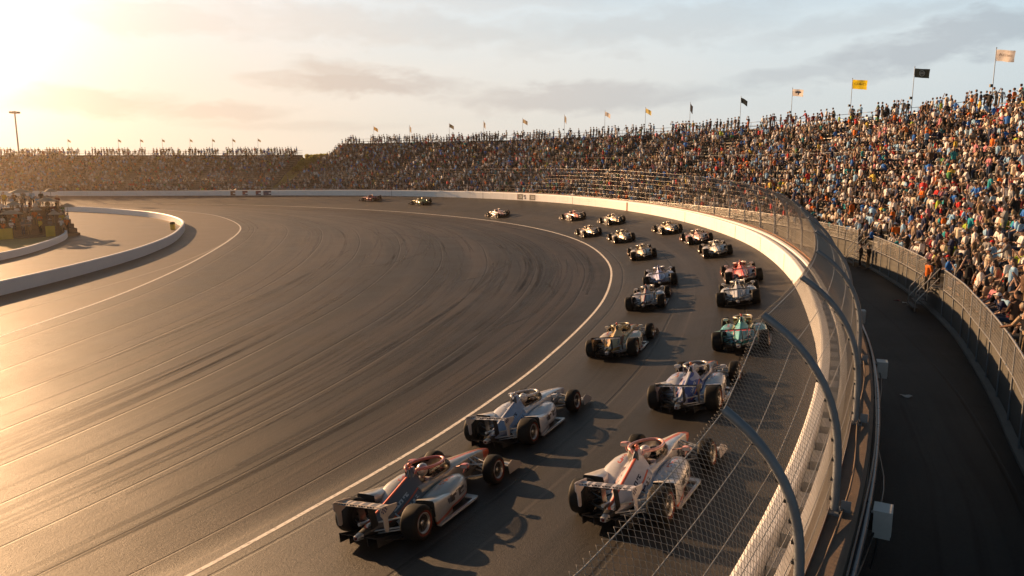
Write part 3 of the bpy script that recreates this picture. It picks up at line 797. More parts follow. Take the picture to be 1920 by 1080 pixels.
# ------------------------------------------------------------------ people
def capsule(m, a, b, ra, rb, n=10):
    a, b = Vector(a), Vector(b)
    if (b - a).length > 1e-4: m.tube([a, b], [ra, rb], n)
    m.ball(a, ra, 0, n); m.ball(b, rb, 0, n)
def fuse(m, name, voxel, mats, smooth_it=2):
    """one continuous skin over overlapping limbs"""
    me = bpy.data.meshes.new('tmp'); me.from_pydata(m.v, [], m.f); o = bpy.data.objects.new('tmp', me); COL.objects.link(o)
    r = o.modifiers.new('r', 'REMESH'); r.mode = 'VOXEL'; r.voxel_size = voxel
    k = o.modifiers.new('s', 'SMOOTH'); k.factor = .5; k.iterations = smooth_it
    dg = bpy.context.evaluated_depsgraph_get(); dg.update()
    out = bpy.data.meshes.new_from_object(o.evaluated_get(dg), depsgraph=dg); out.name = name
    bpy.data.objects.remove(o); bpy.data.meshes.remove(me)
    out.materials.clear()
    for q in mats: out.materials.append(q)
    for p in out.polygons: p.use_smooth = True
    return out
for i, c in enumerate(((.42, .27, .20), (.33, .20, .14), (.18, .10, .065), (.09, .055, .037))): mk('skin%d' % i, c, .6, var=.1, scale=20)
mk('eye_dark', (.02, .015, .012), .3, var=.1); mk('lips', (.25, .09, .07), .5, var=.1)
HAIR = {'dark': (.012, .010, .009), 'brown': (.05, .028, .016), 'blond': (.26, .17, .08), 'grey': (.22, .21, .20)}
for k, c in HAIR.items(): mk('hair_' + k, c, .6, var=.35, scale=30)
CLOTH = {'white': (.66, .64, .62), 'black': (.014, .014, .016), 'navy': (.02, .03, .075), 'grey': (.20, .20, .205), 'red': (.50, .03, .028), 'orange': (.62, .15, .02), 'tan': (.36, .26, .17), 'pale blue': (.27, .46, .66), 'blue': (.03, .15, .50), 'teal': (.02, .26, .30), 'yellow': (.58, .43, .07), 'green': (.06, .19, .07), 'pink': (.52, .20, .23), 'brown': (.10, .06, .04), 'lime': (.36, .48, .05), 'cream': (.58, .50, .38), 'maroon': (.14, .018, .025)}
for k, c in CLOTH.items(): mk('cloth_' + k, c, .85, var=.14, scale=10, bmp=.25, spec=.2)
for k, c in {'denim': (.035, .055, .10), 'khaki': (.24, .18, .11), 'black': (.014, .014, .016), 'grey': (.10, .10, .10)}.items(): mk('trouser_' + k, c, .9, var=.2, scale=12, spec=.2)
mk('shoe', (.05, .045, .04), .6, var=.4)
def V3(*a): return Vector(a)
def pose(kind):
    J = {}
    sit = kind.startswith('sit')
    lean = {'sit': .03, 'sit_lean': .24, 'sit_phone': .0, 'sit_fold': -.02, 'stand': 0., 'stand_lean': .16, 'stand_brow': .0, 'stand_fold': .0, 'sit_cheer': .02, 'drive': -.22}.get(kind, 0)
    if sit or kind == 'drive':
        hz = .52
        J['pel'] = V3(0, 0, hz); J['ch'] = V3(lean * .8, 0, hz + .36); J['nk'] = V3(lean * 1.15, 0, hz + .53); J['hd'] = V3(lean * 1.2 + .03, 0, hz + .69)
        for sg, n in ((1, 'l'), (-1, 'r')):
            J['hip' + n] = V3(.02, .09 * sg, hz - .01); J['kn' + n] = V3(.43, .13 * sg, hz + .0); J['an' + n] = V3(.40, .14 * sg, .08); J['to' + n] = V3(.57, .16 * sg, .04)
    else:
        J['pel'] = V3(0, 0, .95); J['ch'] = V3(lean * .8, 0, 1.30); J['nk'] = V3(lean * 1.15, 0, 1.48); J['hd'] = V3(lean * 1.2 + .03, 0, 1.64)
        for sg, n in ((1, 'l'), (-1, 'r')):
            J['hip' + n] = V3(0, .09 * sg, .92); J['kn' + n] = V3(.03, .11 * sg, .50); J['an' + n] = V3(-.02, .13 * sg, .08); J['to' + n] = V3(.15, .16 * sg, .04)
    c = J['ch']
    for sg, n in ((1, 'l'), (-1, 'r')):
        sh = c + V3(.0, .185 * sg, .10); J['sh' + n] = sh
        if kind in ('sit', 'sit_lean', 'drive'):
            k = J['kn' + n]
            J['wr' + n] = V3(k.x - .06, k.y * .9, k.z + .09) if kind != 'drive' else c + V3(.50, .12 * sg, .02)
            J['el' + n] = (sh + J['wr' + n]) / 2 + V3(-.07, .07 * sg, -.10)
        elif kind in ('sit_phone', 'stand_brow') and (sg == -1 or kind == 'sit_phone'):
            J['el' + n] = sh + V3(.20, .06 * sg, -.12); J['wr' + n] = J['hd'] + (V3(.34, .05 * sg, -.02) if kind == 'sit_phone' else V3(.13, .09 * sg, .06))
        elif kind in ('sit_fold', 'stand_fold'):
            J['el' + n] = sh + V3(.10, .04 * sg, -.27); J['wr' + n] = c + V3(.22, -.07 * sg, -.12)
        elif kind == 'sit_cheer' and sg == 1:
            J['el' + n] = sh + V3(.10, .10, .22); J['wr' + n] = sh + V3(.14, .08, .48)
        elif kind == 'stand_lean':
            J['el' + n] = sh + V3(.14, .06 * sg, -.25); J['wr' + n] = sh + V3(.38, .02 * sg, -.34)
        else:
            J['el' + n] = sh + V3(-.03, .07 * sg, -.28); J['wr' + n] = sh + V3(.08, .08 * sg, -.52)
    return J
def person_meshes(kind, voxel=.0125):
    J = pose(kind); m = MB(); m.f = []
    def cap(a, b, ra, rb): capsule(m, a, b, ra, rb, 10)
    cap(J['pel'], J['ch'], .13, .125); cap(J['hipl'], J['hipr'], .105, .105)
    cap(J['shl'] - V3(0, .03, .01), J['shr'] + V3(0, .03, -.01), .075, .075); cap(J['ch'], J['nk'], .11, .06); cap(J['nk'], J['hd'] - V3(.01, 0, .05), .052, .05)
    h = J['hd']
    m.ball(h + V3(0, 0, .02), .092, 0, 14, (1.05, .84, 1.12)); m.ball(h + V3(.03, 0, -.05), .068, 0, 12, (1, .82, 1.05))
    capsule(m, h + V3(.092, 0, .01), h + V3(.112, 0, -.022), .011, .017, 8)                # nose
    for sg in (1, -1): m.ball(h + V3(-.005, .078 * sg, -.005), .024, 0, 8, (.8, .5, 1.2))   # ears
    for n, sg in (('l', 1), ('r', -1)):
        cap(J['sh' + n], J['el' + n], .052, .040); cap(J['el' + n], J['wr' + n], .040, .028)
        cap(J['hip' + n], J['kn' + n], .085, .058); cap(J['kn' + n], J['an' + n], .056, .038); cap(J['an' + n], J['to' + n], .042, .034)
        w = J['wr' + n]; f = (w - J['el' + n]).normalized(); side = f.cross(V3(0, 0, 1))
        side = side.normalized() if side.length > .1 else V3(0, 1, 0); dn = side.cross(f).normalized()
        palm = w + f * .075; capsule(m, w + f * .02, palm, .026, .030, 8); capsule(m, palm - side * .022, palm + side * .022, .018, .018, 8)
        for q, (o_, L_) in enumerate(((-.030, .062), (-.010, .074), (.010, .070), (.030, .054))):
            b0 = palm + f * .015 + side * o_; b1 = b0 + f * L_ * .6 - dn * .006 * (1 + q % 2); b2 = b1 + f * L_ * .35 - dn * .024
            capsule(m, b0, b1, .0105, .0098, 6); capsule(m, b1, b2, .0098, .009, 6)
        th = w + f * .035 - side * .028 * sg
        capsule(m, th, th + f * .04 - side * .03 * sg - dn * .01, .013, .011, 6)
    body = fuse(m, 'person_body', voxel, [M['skin0'], M['eye_dark'], M['lips'], M['shoe']], 1)
    co = np.empty(len(body.polygons) * 3); body.polygons.foreach_get('center', co); co = co.reshape(-1, 3)
    rel = co - np.array(h); mi = np.zeros(len(co), np.int32)
    mi[(rel[:, 0] > .062) & (abs(abs(rel[:, 1]) - .032) < .013) & (abs(rel[:, 2] - .012) < .010)] = 1
    mi[(rel[:, 0] > .06) & (abs(rel[:, 1]) < .024) & (abs(rel[:, 2] + .066) < .008)] = 2
    for n in 'lr':
        a_ = np.array(J['an' + n]); mi[(co[:, 2] < .095) & (np.linalg.norm(co[:, :2] - a_[:2], axis=1) < .28)] = 3
    body.polygons.foreach_set('material_index', mi)
    # clothing
    m = MB(); k = .018
    capsule(m, J['pel'] + V3(0, 0, .02), J['ch'], .13 + k, .128 + k); capsule(m, J['shl'] - V3(0, .03, .01), J['shr'] + V3(0, .03, -.01), .075 + k * .8, .075 + k * .8)
    capsule(m, J['ch'], J['ch'].lerp(J['nk'], .55), .112 + k, .085)
    for n in 'lr': capsule(m, J['sh' + n], J['sh' + n].lerp(J['el' + n], .78), .056 + k, .048 + k)
    shirt = fuse(m, 'shirt', .018, [M['cloth_white']])
    m = MB()
    capsule(m, J['hipl'], J['hipr'], .118, .118)
    for n in 'lr':
        capsule(m, J['hip' + n], J['kn' + n], .098, .072); capsule(m, J['kn' + n], J['kn' + n].lerp(J['an' + n], .8), .070, .055)
    trs = fuse(m, 'trousers', .02, [M['trouser_denim']])
    return J, body, shirt, trs
def hair_mesh(style):
    m = MB(); n = 14
    if style in ('short', 'long'):
        for (x, y, z, r, sq) in ((-.012, 0, .045, .098, (1.04, .90, 1.0)), (-.035, 0, .0, .082, (.9, 1.0, 1.0))): m.ball((x, y, z), r, 0, n, sq)
        if style == 'long':
            capsule(m, (-.055, 0, -.02), (-.075, 0, -.19), .075, .055); 
            for sg in (1, -1): capsule(m, (-.02, .065 * sg, .0), (-.03, .078 * sg, -.13), .034, .026)
        me = fuse(m, 'hair', .014, [M['hair_dark']])
        # keep the face clear
        bm = bmesh.new(); bm.from_mesh(me)
        bmesh.ops.delete(bm, geom=[v for v in bm.verts if v.co.x > .052 and v.co.z < .062], context='VERTS'); bm.to_mesh(me); bm.free(); return me
    if style == 'cap':
        m.lathe([(.035, .101), (.07, .099), (.105, .082), (.128, .045), (.134, .0)], n, axis='z')
        o = len(m.v)
        m.add([(.075, -.07, .045), (.13, -.055, .036), (.165, 0, .034), (.13, .055, .036), (.075, .07, .045), (.075, -.07, .055), (.13, -.055, .046), (.165, 0, .044), (.13, .055, .046), (.075, .07, .055)],
              [(0, 1, 2, 3, 4), (9, 8, 7, 6, 5), (0, 5, 6, 1), (1, 6, 7, 2), (2, 7, 8, 3), (3, 8, 9, 4)])
    if style == 'hat':
        m.lathe([(.045, .205), (.035, .205), (.05, .102), (.11, .092), (.135, .06), (.138, 0)], n + 4, axis='z')
    me = bpy.data.meshes.new(style); me.from_pydata(m.v, [], m.f); me.materials.append(M['cloth_white'])
    for p in me.polygons: p.use_smooth = True
    bm = bmesh.new(); bm.from_mesh(me); bmesh.ops.recalc_face_normals(bm, faces=bm.faces); bm.to_mesh(me); bm.free()
    return me
KINDS = ['sit', 'sit_lean', 'sit_phone', 'sit_fold', 'sit_cheer', 'stand', 'stand_lean', 'stand_brow', 'stand_fold']
PM = {k: person_meshes(k) for k in KINDS}
HM = {k: hair_mesh(k) for k in ('short', 'long', 'cap', 'hat')}
def setm(o, m, slot=0):
    o.material_slots[slot].link = 'OBJECT'; o.material_slots[slot].material = m
proto = {}
def person(kind, loc, rz, skin, shirt, trous, top, topcol, scale=1.0):
    """a person: one continuous body that parents shirt, trousers and hair or hat"""
    key = (kind, top)
    if key not in proto:
        J, b, sh, tr = PM[kind]
        o = link('person', b); link('shirt', sh, o); link('trousers', tr, o)
        h = link({'cap': 'cap', 'hat': 'sun_hat'}.get(top, 'hair'), HM[top], o, J['hd']); h.rotation_euler = (0, R(rnd.uniform(-2, 8)), 0)
        proto[key] = o; r = o
        if top in ('cap', 'hat') :
            h2 = link('hair', HM['short'], o, J['hd']); h2.scale = (.97, .97, .93)
    else: r = copy_tree(proto[key])
    r.location = loc; r.rotation_euler = (0, 0, rz); r.scale = (scale,) * 3
    setm(r, M['skin%d' % skin])
    for c in kids(r):
        nm = c.name.split('.')[0]
        setm(c, {'shirt': M['cloth_' + shirt], 'trousers': M['trouser_' + trous], 'cap': M['cloth_' + topcol] if topcol in CLOTH else None, 'sun_hat': M['cloth_' + topcol] if topcol in CLOTH else None, 'hair': M['hair_' + (topcol if topcol in HAIR else 'brown')]}[nm])
    return r
# seats of both stands
SHW = [('white', 28), ('black', 19), ('navy', 10), ('grey', 10), ('red', 4.6), ('orange', 3.6), ('tan', 5), ('pale blue', 11), ('blue', 6), ('teal', 2.2), ('yellow', 2.2), ('green', 1.6), ('pink', 2.5), ('brown', 3), ('lime', .9), ('cream', 7), ('maroon', 2.5)]
def pick(w, g=rnd): 
    x = g.uniform(0, sum(k for _, k in w))
    for a_, k in w:
        x -= k
        if x <= 0: return a_
    return w[-1][0]
seats = []
for st, ais, u1 in ((ST1, AIS1, 198.5), (ST2, AIS2, 290)):
    for r in range(st.rows):
        D0, z = st.tread(r); D = D0 + .50
        u = np.arange(st.s0 + .6, u1, .25); p = st.pt(u, D, z); L = np.r_[0, np.cumsum(np.linalg.norm(np.diff(p, axis=0), axis=1))]
        x = .3 + nr.uniform(0, .3); k = 0
        while x < L[-1]:
            uu = float(np.interp(x, L, u)); pos = st.pt(uu, D, z)
            if min(abs(uu - a_) for a_ in ais) > .85 * (u[-1] - u[0]) / L[-1] and rnd.random() < (.95 if r < st.rows - 2 or st is ST2 else .74) * (1. - .75 * max(0., math.sin(uu * .37 + r * .9) * math.sin(uu * .11 - r * .35) - .45)):
                px = pix(pos + np.array((0, 0, .9)))
                if -160 < px[0] < 2080 and px[2] > 3: seats.append([st, r, uu, D0, z, pos, px, k])
            x += rnd.uniform(.54, .72) * (1 + .22 * min(1, max(0, (np.linalg.norm(pos - CAM) - 55) / 60))); k += 1
seats.sort(key=lambda q: np.linalg.norm(q[5] - CAM))
inview = [q for q in seats if q[0] is ST1 and 0 < q[6][0] < 1925 and q[6][1] < 1080]
near = inview[:284]; nearid = set(id(q) for q in near)
ORD = ['front', 'second', 'third', 'fourth', 'fifth', 'sixth', 'seventh', 'eighth', 'ninth', 'tenth', 'eleventh', 'twelfth', 'thirteenth', 'fourteenth', 'fifteenth', 'sixteenth', 'seventeenth', 'eighteenth', 'nineteenth', 'twentieth', 'twenty-first', 'twenty-second', 'twenty-third', 'top']
def face(st, u, jit=.5):
    """towards the track, turned a little along the race"""
    e = .5; a_ = st.pt(u, 0, 0); b_ = st.pt(u, 2, 0); v = a_ - b_
    return math.atan2(v[1], v[0]) - .25 + rnd.gauss(0, jit)
def choose(r, rows):
    if r >= rows - 2: return pick([('stand', 4), ('stand_fold', 2), ('stand_brow', 2), ('stand_lean', 1), ('sit', 2)])
    return pick([('sit', 5), ('sit_lean', 5), ('sit_fold', 4), ('sit_phone', 1.3), ('sit_cheer', .5), ('stand', 2.2), ('stand_fold', 1), ('stand_brow', .8), ('stand_lean', .8)])
recs = []
for q in near:
    st, r, u, D0, z, pos, px, k = q
    kd = choose(r, st.rows)
    if kd.startswith('stand'): pos = st.pt(u, D0 + .20, z)
    sk = pick([(0, 5), (1, 3), (2, 1.4), (3, .8)]); sh = pick(SHW); tr = pick([('denim', 5), ('khaki', 3), ('black', 3), ('grey', 2)])
    top = pick([('short', 4), ('long', 2.6), ('cap', 4), ('hat', .8)])
    tc = pick([('dark', 5), ('brown', 4), ('blond', 2), ('grey', 1.5)]) if top in ('short', 'long') else pick([('white', 4), ('black', 4), ('navy', 3), ('red', 2), ('grey', 1), ('tan', 1)] if top == 'cap' else [('cream', 3), ('tan', 2), ('white', 2)])
    o = person(kd, pos, face(st, u), sk, sh, tr, top, tc, rnd.uniform(1.03, 1.14))
    recs.append([o, r, u, kd, sh, top, tc, k])
PN = {'sit': 'sitting', 'sit_lean': 'leaning forward', 'sit_phone': 'holding hands up', 'sit_fold': 'sitting arms folded', 'sit_cheer': 'arm raised', 'stand': 'standing', 'stand_lean': 'standing, leaning', 'stand_brow': 'standing, shading eyes', 'stand_fold': 'standing arms folded'}
TN = {'short': '%s hair', 'long': 'long %s hair', 'cap': '%s cap', 'hat': '%s sun hat'}
byrow = {}
for q in recs: byrow.setdefault(q[1], []).append(q)
used = set()
def section(u): return 'before the stairs' if u < 57.4 else ('past the stairs' if u < 72.8 else 'past the far gate')
for r, L in byrow.items():
    L.sort(key=lambda q: q[2])
    for i, q in enumerate(L):
        o, _, u, kd, sh, top, tc, k = q
        nb = L[i + 1][4] if i + 1 < len(L) else None; pb = L[i - 1][4] if i else None
        base = '%s shirt, %s, %s, %s row' % (sh, TN[top] % tc, PN[kd], ORD[r])
        cands = [base + ' ' + section(u)] + ([base + ', next to %s shirt' % nb] if nb else []) + ([base + ', between %s and %s shirts' % (pb, nb)] if nb and pb else []) + [base + ', %s from the near end' % ORD[min(i, 22)]]
        lb_ = next((c for c in cands if c not in used), cands[-1]); used.add(lb_)
        tag(o, lb_, 'person', 'spectators in the nearest seats of the curved stand')
# ---- the rest of the crowd: one mass, thousands of small seated and standing figures
def low_person(kind, lod):
    J = pose(kind); m = MB(); part = []
    def T(a, b, ra, rb, n, tag_):
        o = len(m.v); m.tube([a, b], [ra, rb], n, caps=False); part.extend([tag_] * (len(m.v) - o))
    n = 6 if lod else 5
    o = len(m.v); c0, c1 = J['pel'], J['ch'] + V3(0, 0, .13)
    for (p, rx, ry) in ((c0 - V3(0, 0, .05), .13, .17), ((c0 + c1) / 2, .12, .17), (J['ch'] + V3(0, 0, .05), .12, .225), (c1 + V3(0, 0, .04), .05, .08)):
        for k in range(n):
            t = 2 * math.pi * k / n; m.v.append((p.x + rx * math.cos(t), p.y + ry * math.sin(t), p.z))
    for i in range(3):
        for k in range(n):
            l = (k + 1) % n; m.f.append((o + i * n + k, o + i * n + l, o + (i + 1) * n + l, o + (i + 1) * n + k))
    part.extend([0] * (len(m.v) - o))
    h = J['hd']; o = len(m.v)
    nn = 6 if lod else 5
    for z_, r_ in ((-.11, .05), (-.04, .085), (.05, .095), (.12, .05)):
        for k in range(nn):
            t = 2 * math.pi * (k + .5) / nn; m.v.append((h.x + r_ * 1.1 * math.cos(t), h.y + r_ * .9 * math.sin(t), h.z + z_)); part.append(1 if z_ < .0 else (2 if (z_ > .1 or math.cos(t) < .3) else 1))
    for i in range(3):
        for k in range(nn):
            l = (k + 1) % nn; m.f.append((o + i * nn + k, o + i * nn + l, o + (i + 1) * nn + l, o + (i + 1) * nn + k))
    m.v.append((h.x, h.y, h.z + .14)); part.append(2)
    for k in range(0, nn): m.f.append((o + 3 * nn + k, o + 3 * nn + (k + 1) % nn, len(m.v) - 1, len(m.v) - 1))
    for q in 'lr':
        k = 4 if lod else 3
        T(J['hip' + q], J['kn' + q], .09, .065, k, 3); T(J['kn' + q], J['an' + q], .065, .045, k, 3)
        T(J['sh' + q], J['el' + q], .062, .048, k, 0)
        T(J['el' + q], J['wr' + q] + (J['wr' + q] - J['el' + q]).normalized() * .12, .042, .032, k, 1)
    F = [f if len(f) == 4 else (f[0], f[1], f[2], f[2]) for f in m.f]
    return np.array([tuple(p) for p in m.v]), np.array(F), np.array(part)
LOW_ = {(k, l): low_person(k, l) for k in KINDS for l in (0, 1)}
VV = []; FF = []; CC = []; off = 0
SKC = [(.42, .27, .20), (.33, .20, .14), (.18, .10, .065), (.09, .055, .037)]
TRC = [(.035, .055, .10), (.24, .18, .11), (.014, .014, .016), (.10, .10, .10)]
for q in seats:
    if id(q) in nearid: continue
    st, r, u, D0, z, pos, px, k = q
    kd = choose(r, st.rows)
    if kd.startswith('stand'): pos = st.pt(u, D0 + .20, z)
    lod = 1 if np.linalg.norm(pos - CAM) < 85 else 0
    v, f, part = LOW_[(kd, lod)]
    a_ = face(st, u); sc = rnd.uniform(.92, 1.08); c, s_ = math.cos(a_), math.sin(a_)
    w = v * np.array((sc * 1.2, sc * 1.28, sc * 1.10)); w = np.stack([w[:, 0] * c - w[:, 1] * s_, w[:, 0] * s_ + w[:, 1] * c, w[:, 2]], 1) + pos
    sh = CLOTH[pick(SHW)]; sk = SKC[pick([(0, 5), (1, 3), (2, 1.4), (3, .8)])]
    hr = HAIR[pick([('dark', 5), ('brown', 4), ('blond', 2), ('grey', 1.5)])] if rnd.random() < .55 else CLOTH[pick([('white', 4), ('black', 4), ('navy', 3), ('red', 2), ('tan', 2), ('cream', 2)])]
    pal = np.array([sh, sk, hr, TRC[rnd.randrange(4)]]); vr = rnd.uniform(.8, 1.2)
    VV.append(w); FF.append(f + off); CC.append(np.concatenate([pal[part] * vr, np.ones((len(part), 1))], 1)); off += len(v)
V_ = np.concatenate(VV); F_ = np.concatenate(FF)
bad = F_[:, 2] == F_[:, 3]
crowd = np_mesh('crowd', V_, F_[~bad], M['crowd'], None, True, None, np.concatenate(CC))
tag(crowd, kind='stuff')
print('crowd figures', len(VV), 'verts', off, 'near', len(near))
# two staff by the gate, one on the stairs, one leaning at the pit wall
def extra(kind, u, D, z, sk, sh, tr, top, tc, label, rz=None, pos=None):
    p = ST1.pt(u, D, z) if pos is None else pos
    o = person(kind, p, face(ST1, u, .2) if rz is None else rz, sk, sh, tr, top, tc); tag(o, label, 'person'); return o
extra('stand_fold', 72.0, -.75, ZROAD, 0, 'black', 'black', 'cap', 'black', 'person all in black with black cap standing beside the far gate stairs', 2.6)
extra('stand', 71.2, -.45, ZROAD, 1, 'black', 'khaki', 'short', 'dark', 'dark-haired person in black shirt and khaki trousers by the stand wall', 2.2)
extra('stand_lean', 58.3, .15, 1.75, 2, 'brown', 'black', 'short', 'dark', 'person in brown shirt standing at the top of the stairs', 3.0)
extra('stand', 57.9, -.40, 1.75 - 2 * .208, 0, 'orange', 'black', 'cap', 'black', 'person in orange shirt halfway down the metal stairs', 3.2)
m = MB(); m.lathe([(0, 0), (0, .28), (.05, .30), (.30, .31), (.34, .29), (.38, .31), (.62, .31), (.66, .29), (.70, .30), (.92, .28), (.95, .24), (.95, 0)], 16, axis='z', mats=[0, 0, 0, 0, 0, 0, 0, 1, 1, 1, 1])
o = m.build('crash_barrel', [M['yellow_cloth'], M['rubber']]); o.location = (-41.9, 92.2, -.012); tag(o, 'yellow crash barrel with a black top standing behind the bend of the pit wall', 'barrel')
# ------------------------------------------------------------------ open-wheel race cars (x forward from the rear axle, y left, z up)
def superring(x, y0, y1, z0, z1, n=18, e=2.6, tilt=0.):
    cy, cz, hy, hz = (y0 + y1) / 2, (z0 + z1) / 2, (y1 - y0) / 2, (z1 - z0) / 2; out = []
    for k in range(n):
        t = 2 * math.pi * k / n; c, s_ = math.cos(t), math.sin(t)
        y = cy + hy * math.copysign(abs(c) ** (2 / e), c); z = cz + hz * math.copysign(abs(s_) ** (2 / e), s_)
        out.append((x + tilt * (z - cz), y, z))
    return out
def mirror(m):
    v = list(m.v); o = len(v); m.v += [(x, -y, z) for x, y, z in v]
    for f, mi, sm in list(zip(m.f, m.m, m.sm)): m.f.append(tuple(i + o for i in f[::-1])); m.m.append(mi); m.sm.append(sm)
def flip(m):
    q = MB(); q.v = [(x, -y, z) for x, y, z in m.v]; q.f = [f[::-1] for f in m.f]; q.m = list(m.m); q.sm = list(m.sm); return q
P0 = paint('paint_base', (.5, .5, .5))
def bev(o, w=.008, seg=2):
    b = o.modifiers.new('b', 'BEVEL'); b.width = w; b.segments = seg; b.limit_method = 'ANGLE'; b.angle_limit = R(40); return o
def make_car():
    root = empty('race_car')
    # tub and nose, with the cockpit sunk into it
    S = [(4.10, .055, .315, .385, .3, .39), (4.04, .085, .29, .43, .3, .435), (3.85, .115, .25, .48, .3, .488), (3.5, .145, .19, .54, .3, .552), (3.1, .185, .135, .59, .3, .605), (2.75, .235, .09, .63, .3, .648), (2.45, .285, .065, .655, .3, .675), (2.28, .31, .06, .665, .3, .685),
         (2.17, .325, .06, .668, .40, .60), (2.08, .335, .06, .668, .62, .40), (1.85, .355, .06, .668, .68, .34), (1.5, .365, .06, .668, .68, .34), (1.25, .365, .06, .668, .64, .36), (1.12, .36, .07, .668, .52, .45), (1.06, .355, .07, .668, .3, .68), (.9, .34, .08, .66, .3, .70)]
    m = MB(); rings = []
    for x, hw, zb, zt, ci, zc in S:
        h = zt - zb; c = ci * hw
        half = [(0, zb), (.55 * hw, zb), (.86 * hw, zb + .05 * h), (hw, zb + .28 * h), (hw, zb + .6 * h), (.95 * hw, zt - .10 * h), (.84 * hw, zt - .01 * h), (max(c, .1 * hw) if ci < .35 else c, zt if ci > .35 else (zt + zc) / 2), (c * .93 if ci > .35 else c * .5, zc), (0, zc)]
        rings.append([(x, y, z) for y, z in half] + [(x, -y, z) for y, z in half[-2:0:-1]])
    n = len(rings[0]); base = len(m.v); m.loft(rings, 0)
    for i, f in enumerate(m.f):
        if all(1.05 < m.v[k][0] < 2.29 for k in f) and sum(m.v[k][2] for k in f) / len(f) < .64 and sum(abs(m.v[k][1]) for k in f) / len(f) < .27 and all(m.v[k][2] > .3 for k in f): m.m[i] = 1
    tub = m.build('nose_and_tub', [P0, M['cockpit_dark']], root)
    m = MB(); m.box((1.62, 0, .43), (.62, .40, .10), 0); m.box((1.22, 0, .56), (.16, .34, .26), 0, Matrix.Rotation(-.3, 3, 'Y')); m.build('seat', M['cockpit_dark'], root)
    m = MB(); m.tube([(1.98, .14 * math.cos(t), .56 + .09 * math.sin(t)) for t in np.linspace(0, 2 * math.pi, 13)[:-1]], .018, 6, closed=True); m.tube([(1.98, 0, .56), (2.2, 0, .50)], .02, 6); m.build('steering_wheel', M['carbon'], root)
    # engine cover with a sharp spine
    m = MB(); rings = []
    for x, zt, tw, zm, mw, bw, zb in ((1.08, .93, .075, .70, .20, .36, .30), (.9, .875, .058, .66, .225, .40, .26), (.6, .785, .05, .60, .21, .40, .22), (.25, .68, .045, .52, .18, .32, .20), (-.05, .59, .042, .45, .15, .23, .20), (-.35, .50, .038, .39, .11, .15, .22), (-.55, .44, .03, .36, .08, .10, .24)):
        half = [(0, zb), (bw * .8, zb), (bw, zb + .06), (bw * .98, (zb + zm) / 2 + .02), (mw, zm), ((mw + tw) / 2 * .92, (zm + zt) / 2), (tw, zt - .03), (tw * .55, zt - .004), (0, zt)]
        rings.append([(x, y, z) for y, z in half] + [(x, -y, z) for y, z in half[-2:0:-1]])
    m.loft(rings, 0); ec = m.build('engine_cover', P0, root); sub = MB()
    for sg in (1, -1):                                                        # cooling slots
        sub.plate([(.72, .55 * 1), (.50, .50), (.48, .42), (.70, .46)], 'y', sg * .30, sg * .318, 0)
    # roll hoop / airbox
    m = MB(); rg = []
    for z, x0, x1, hw in ((.62, .80, 1.20, .19), (.76, .86, 1.18, .135), (.90, .93, 1.15, .085), (.985, .98, 1.13, .055), (1.02, 1.01, 1.10, .035)):
        rg.append([(x1, -hw * .6, z), (x1 + .01, 0, z), (x1, hw * .6, z), ((x0 + x1) / 2 + .06, hw, z), ((x0 + x1) / 2 - .08, hw * .86, z), (x0, hw * .35, z), (x0, -hw * .35, z), ((x0 + x1) / 2 - .08, -hw * .86, z), ((x0 + x1) / 2 + .06, -hw, z)])
    m.loft(rg, 0); ab = m.build('airbox', P0, root)
    m = MB(); m.plate([(-.075, .72), (.075, .72), (.045, .92), (-.045, .92)], 'x', 1.165, 1.195); m.build('air_intake', M['cockpit_dark'], ab)
    m = MB(); m.add([(.795, -.085, .70), (.795, .085, .70), (.915, .04, .93), (.965, .02, .99), (.965, -.02, .99), (.915, -.04, .93), (.84, -.10, .70), (.84, .10, .70), (.95, .05, .93), (.99, .02, .99), (.99, -.02, .99), (.95, -.05, .93)], [(0, 1, 2, 3, 4, 5), (0, 6, 7, 1), (1, 7, 8, 2), (2, 8, 9, 3), (5, 11, 6, 0), (4, 10, 11, 5)]); m.build('airbox_louvre', M['carbon'], ab)
    m = MB(); m.tube([(1.03, 0, 1.01), (1.02, 0, 1.07)], .02, 8); m.ball((1.02, 0, 1.09), .042, 0, 12, (1.25, 1, .9)); m.build('roof_camera', P0, root)
    # halo frame with the clear screen below it
    cx, ax, ay = 1.57, .55, .325
    def rim(t): return (cx + ax * math.cos(t) * (1 + .0), ay * math.sin(t) * (1.0 - .10 * math.cos(t)), .925 - .05 * math.cos(t))
    T_ = np.linspace(-2.75, 2.75, 30)
    m = MB(); pts = [(1.04, -.10, .90)] + [rim(t) for t in T_] + [(1.04, .10, .90)]
    m.tube(pts, [.026] + [.034] * 30 + [.026], 8); m.tube([rim(0), (2.20, 0, .80), (2.36, 0, .665)], [.03, .024, .022], 7)
    m.build('halo', P0, root)
    m = MB(); g = []
    for k in (0., .5, 1.):
        row = []
        for t in np.linspace(-2.1, 2.1, 22):
            a_ = Vector(rim(t)); b_ = Vector((1.62 + .78 * math.cos(t), .345 * math.sin(t), .664)); p = b_.lerp(a_, k); row.append(tuple(p + Vector((math.cos(t), math.sin(t), 0)) * .035 * math.sin(k * math.pi)))
        g.append(row)
    m.loft(g, 0, caps=False, closed=False); m.build('windscreen', M['glass'], root)
    # side pods
    m = MB(); rg = [superring(2.06, .345, .60, .20, .50), superring(2.0, .335, .72, .12, .575), superring(1.85, .325, .80, .08, .615), superring(1.55, .315, .86, .07, .63), superring(1.2, .30, .885, .07, .60), superring(.9, .28, .86, .07, .53), superring(.62, .25, .74, .07, .44), superring(.35, .2, .52, .07, .35), superring(.05, .12, .32, .08, .28)]
    m.loft(rg, 0, mcap=1)
    pods = []
    for q in (m, flip(m)):
        po = q.build('side_pod', [P0, M['cockpit_dark']], root); pods.append(po)
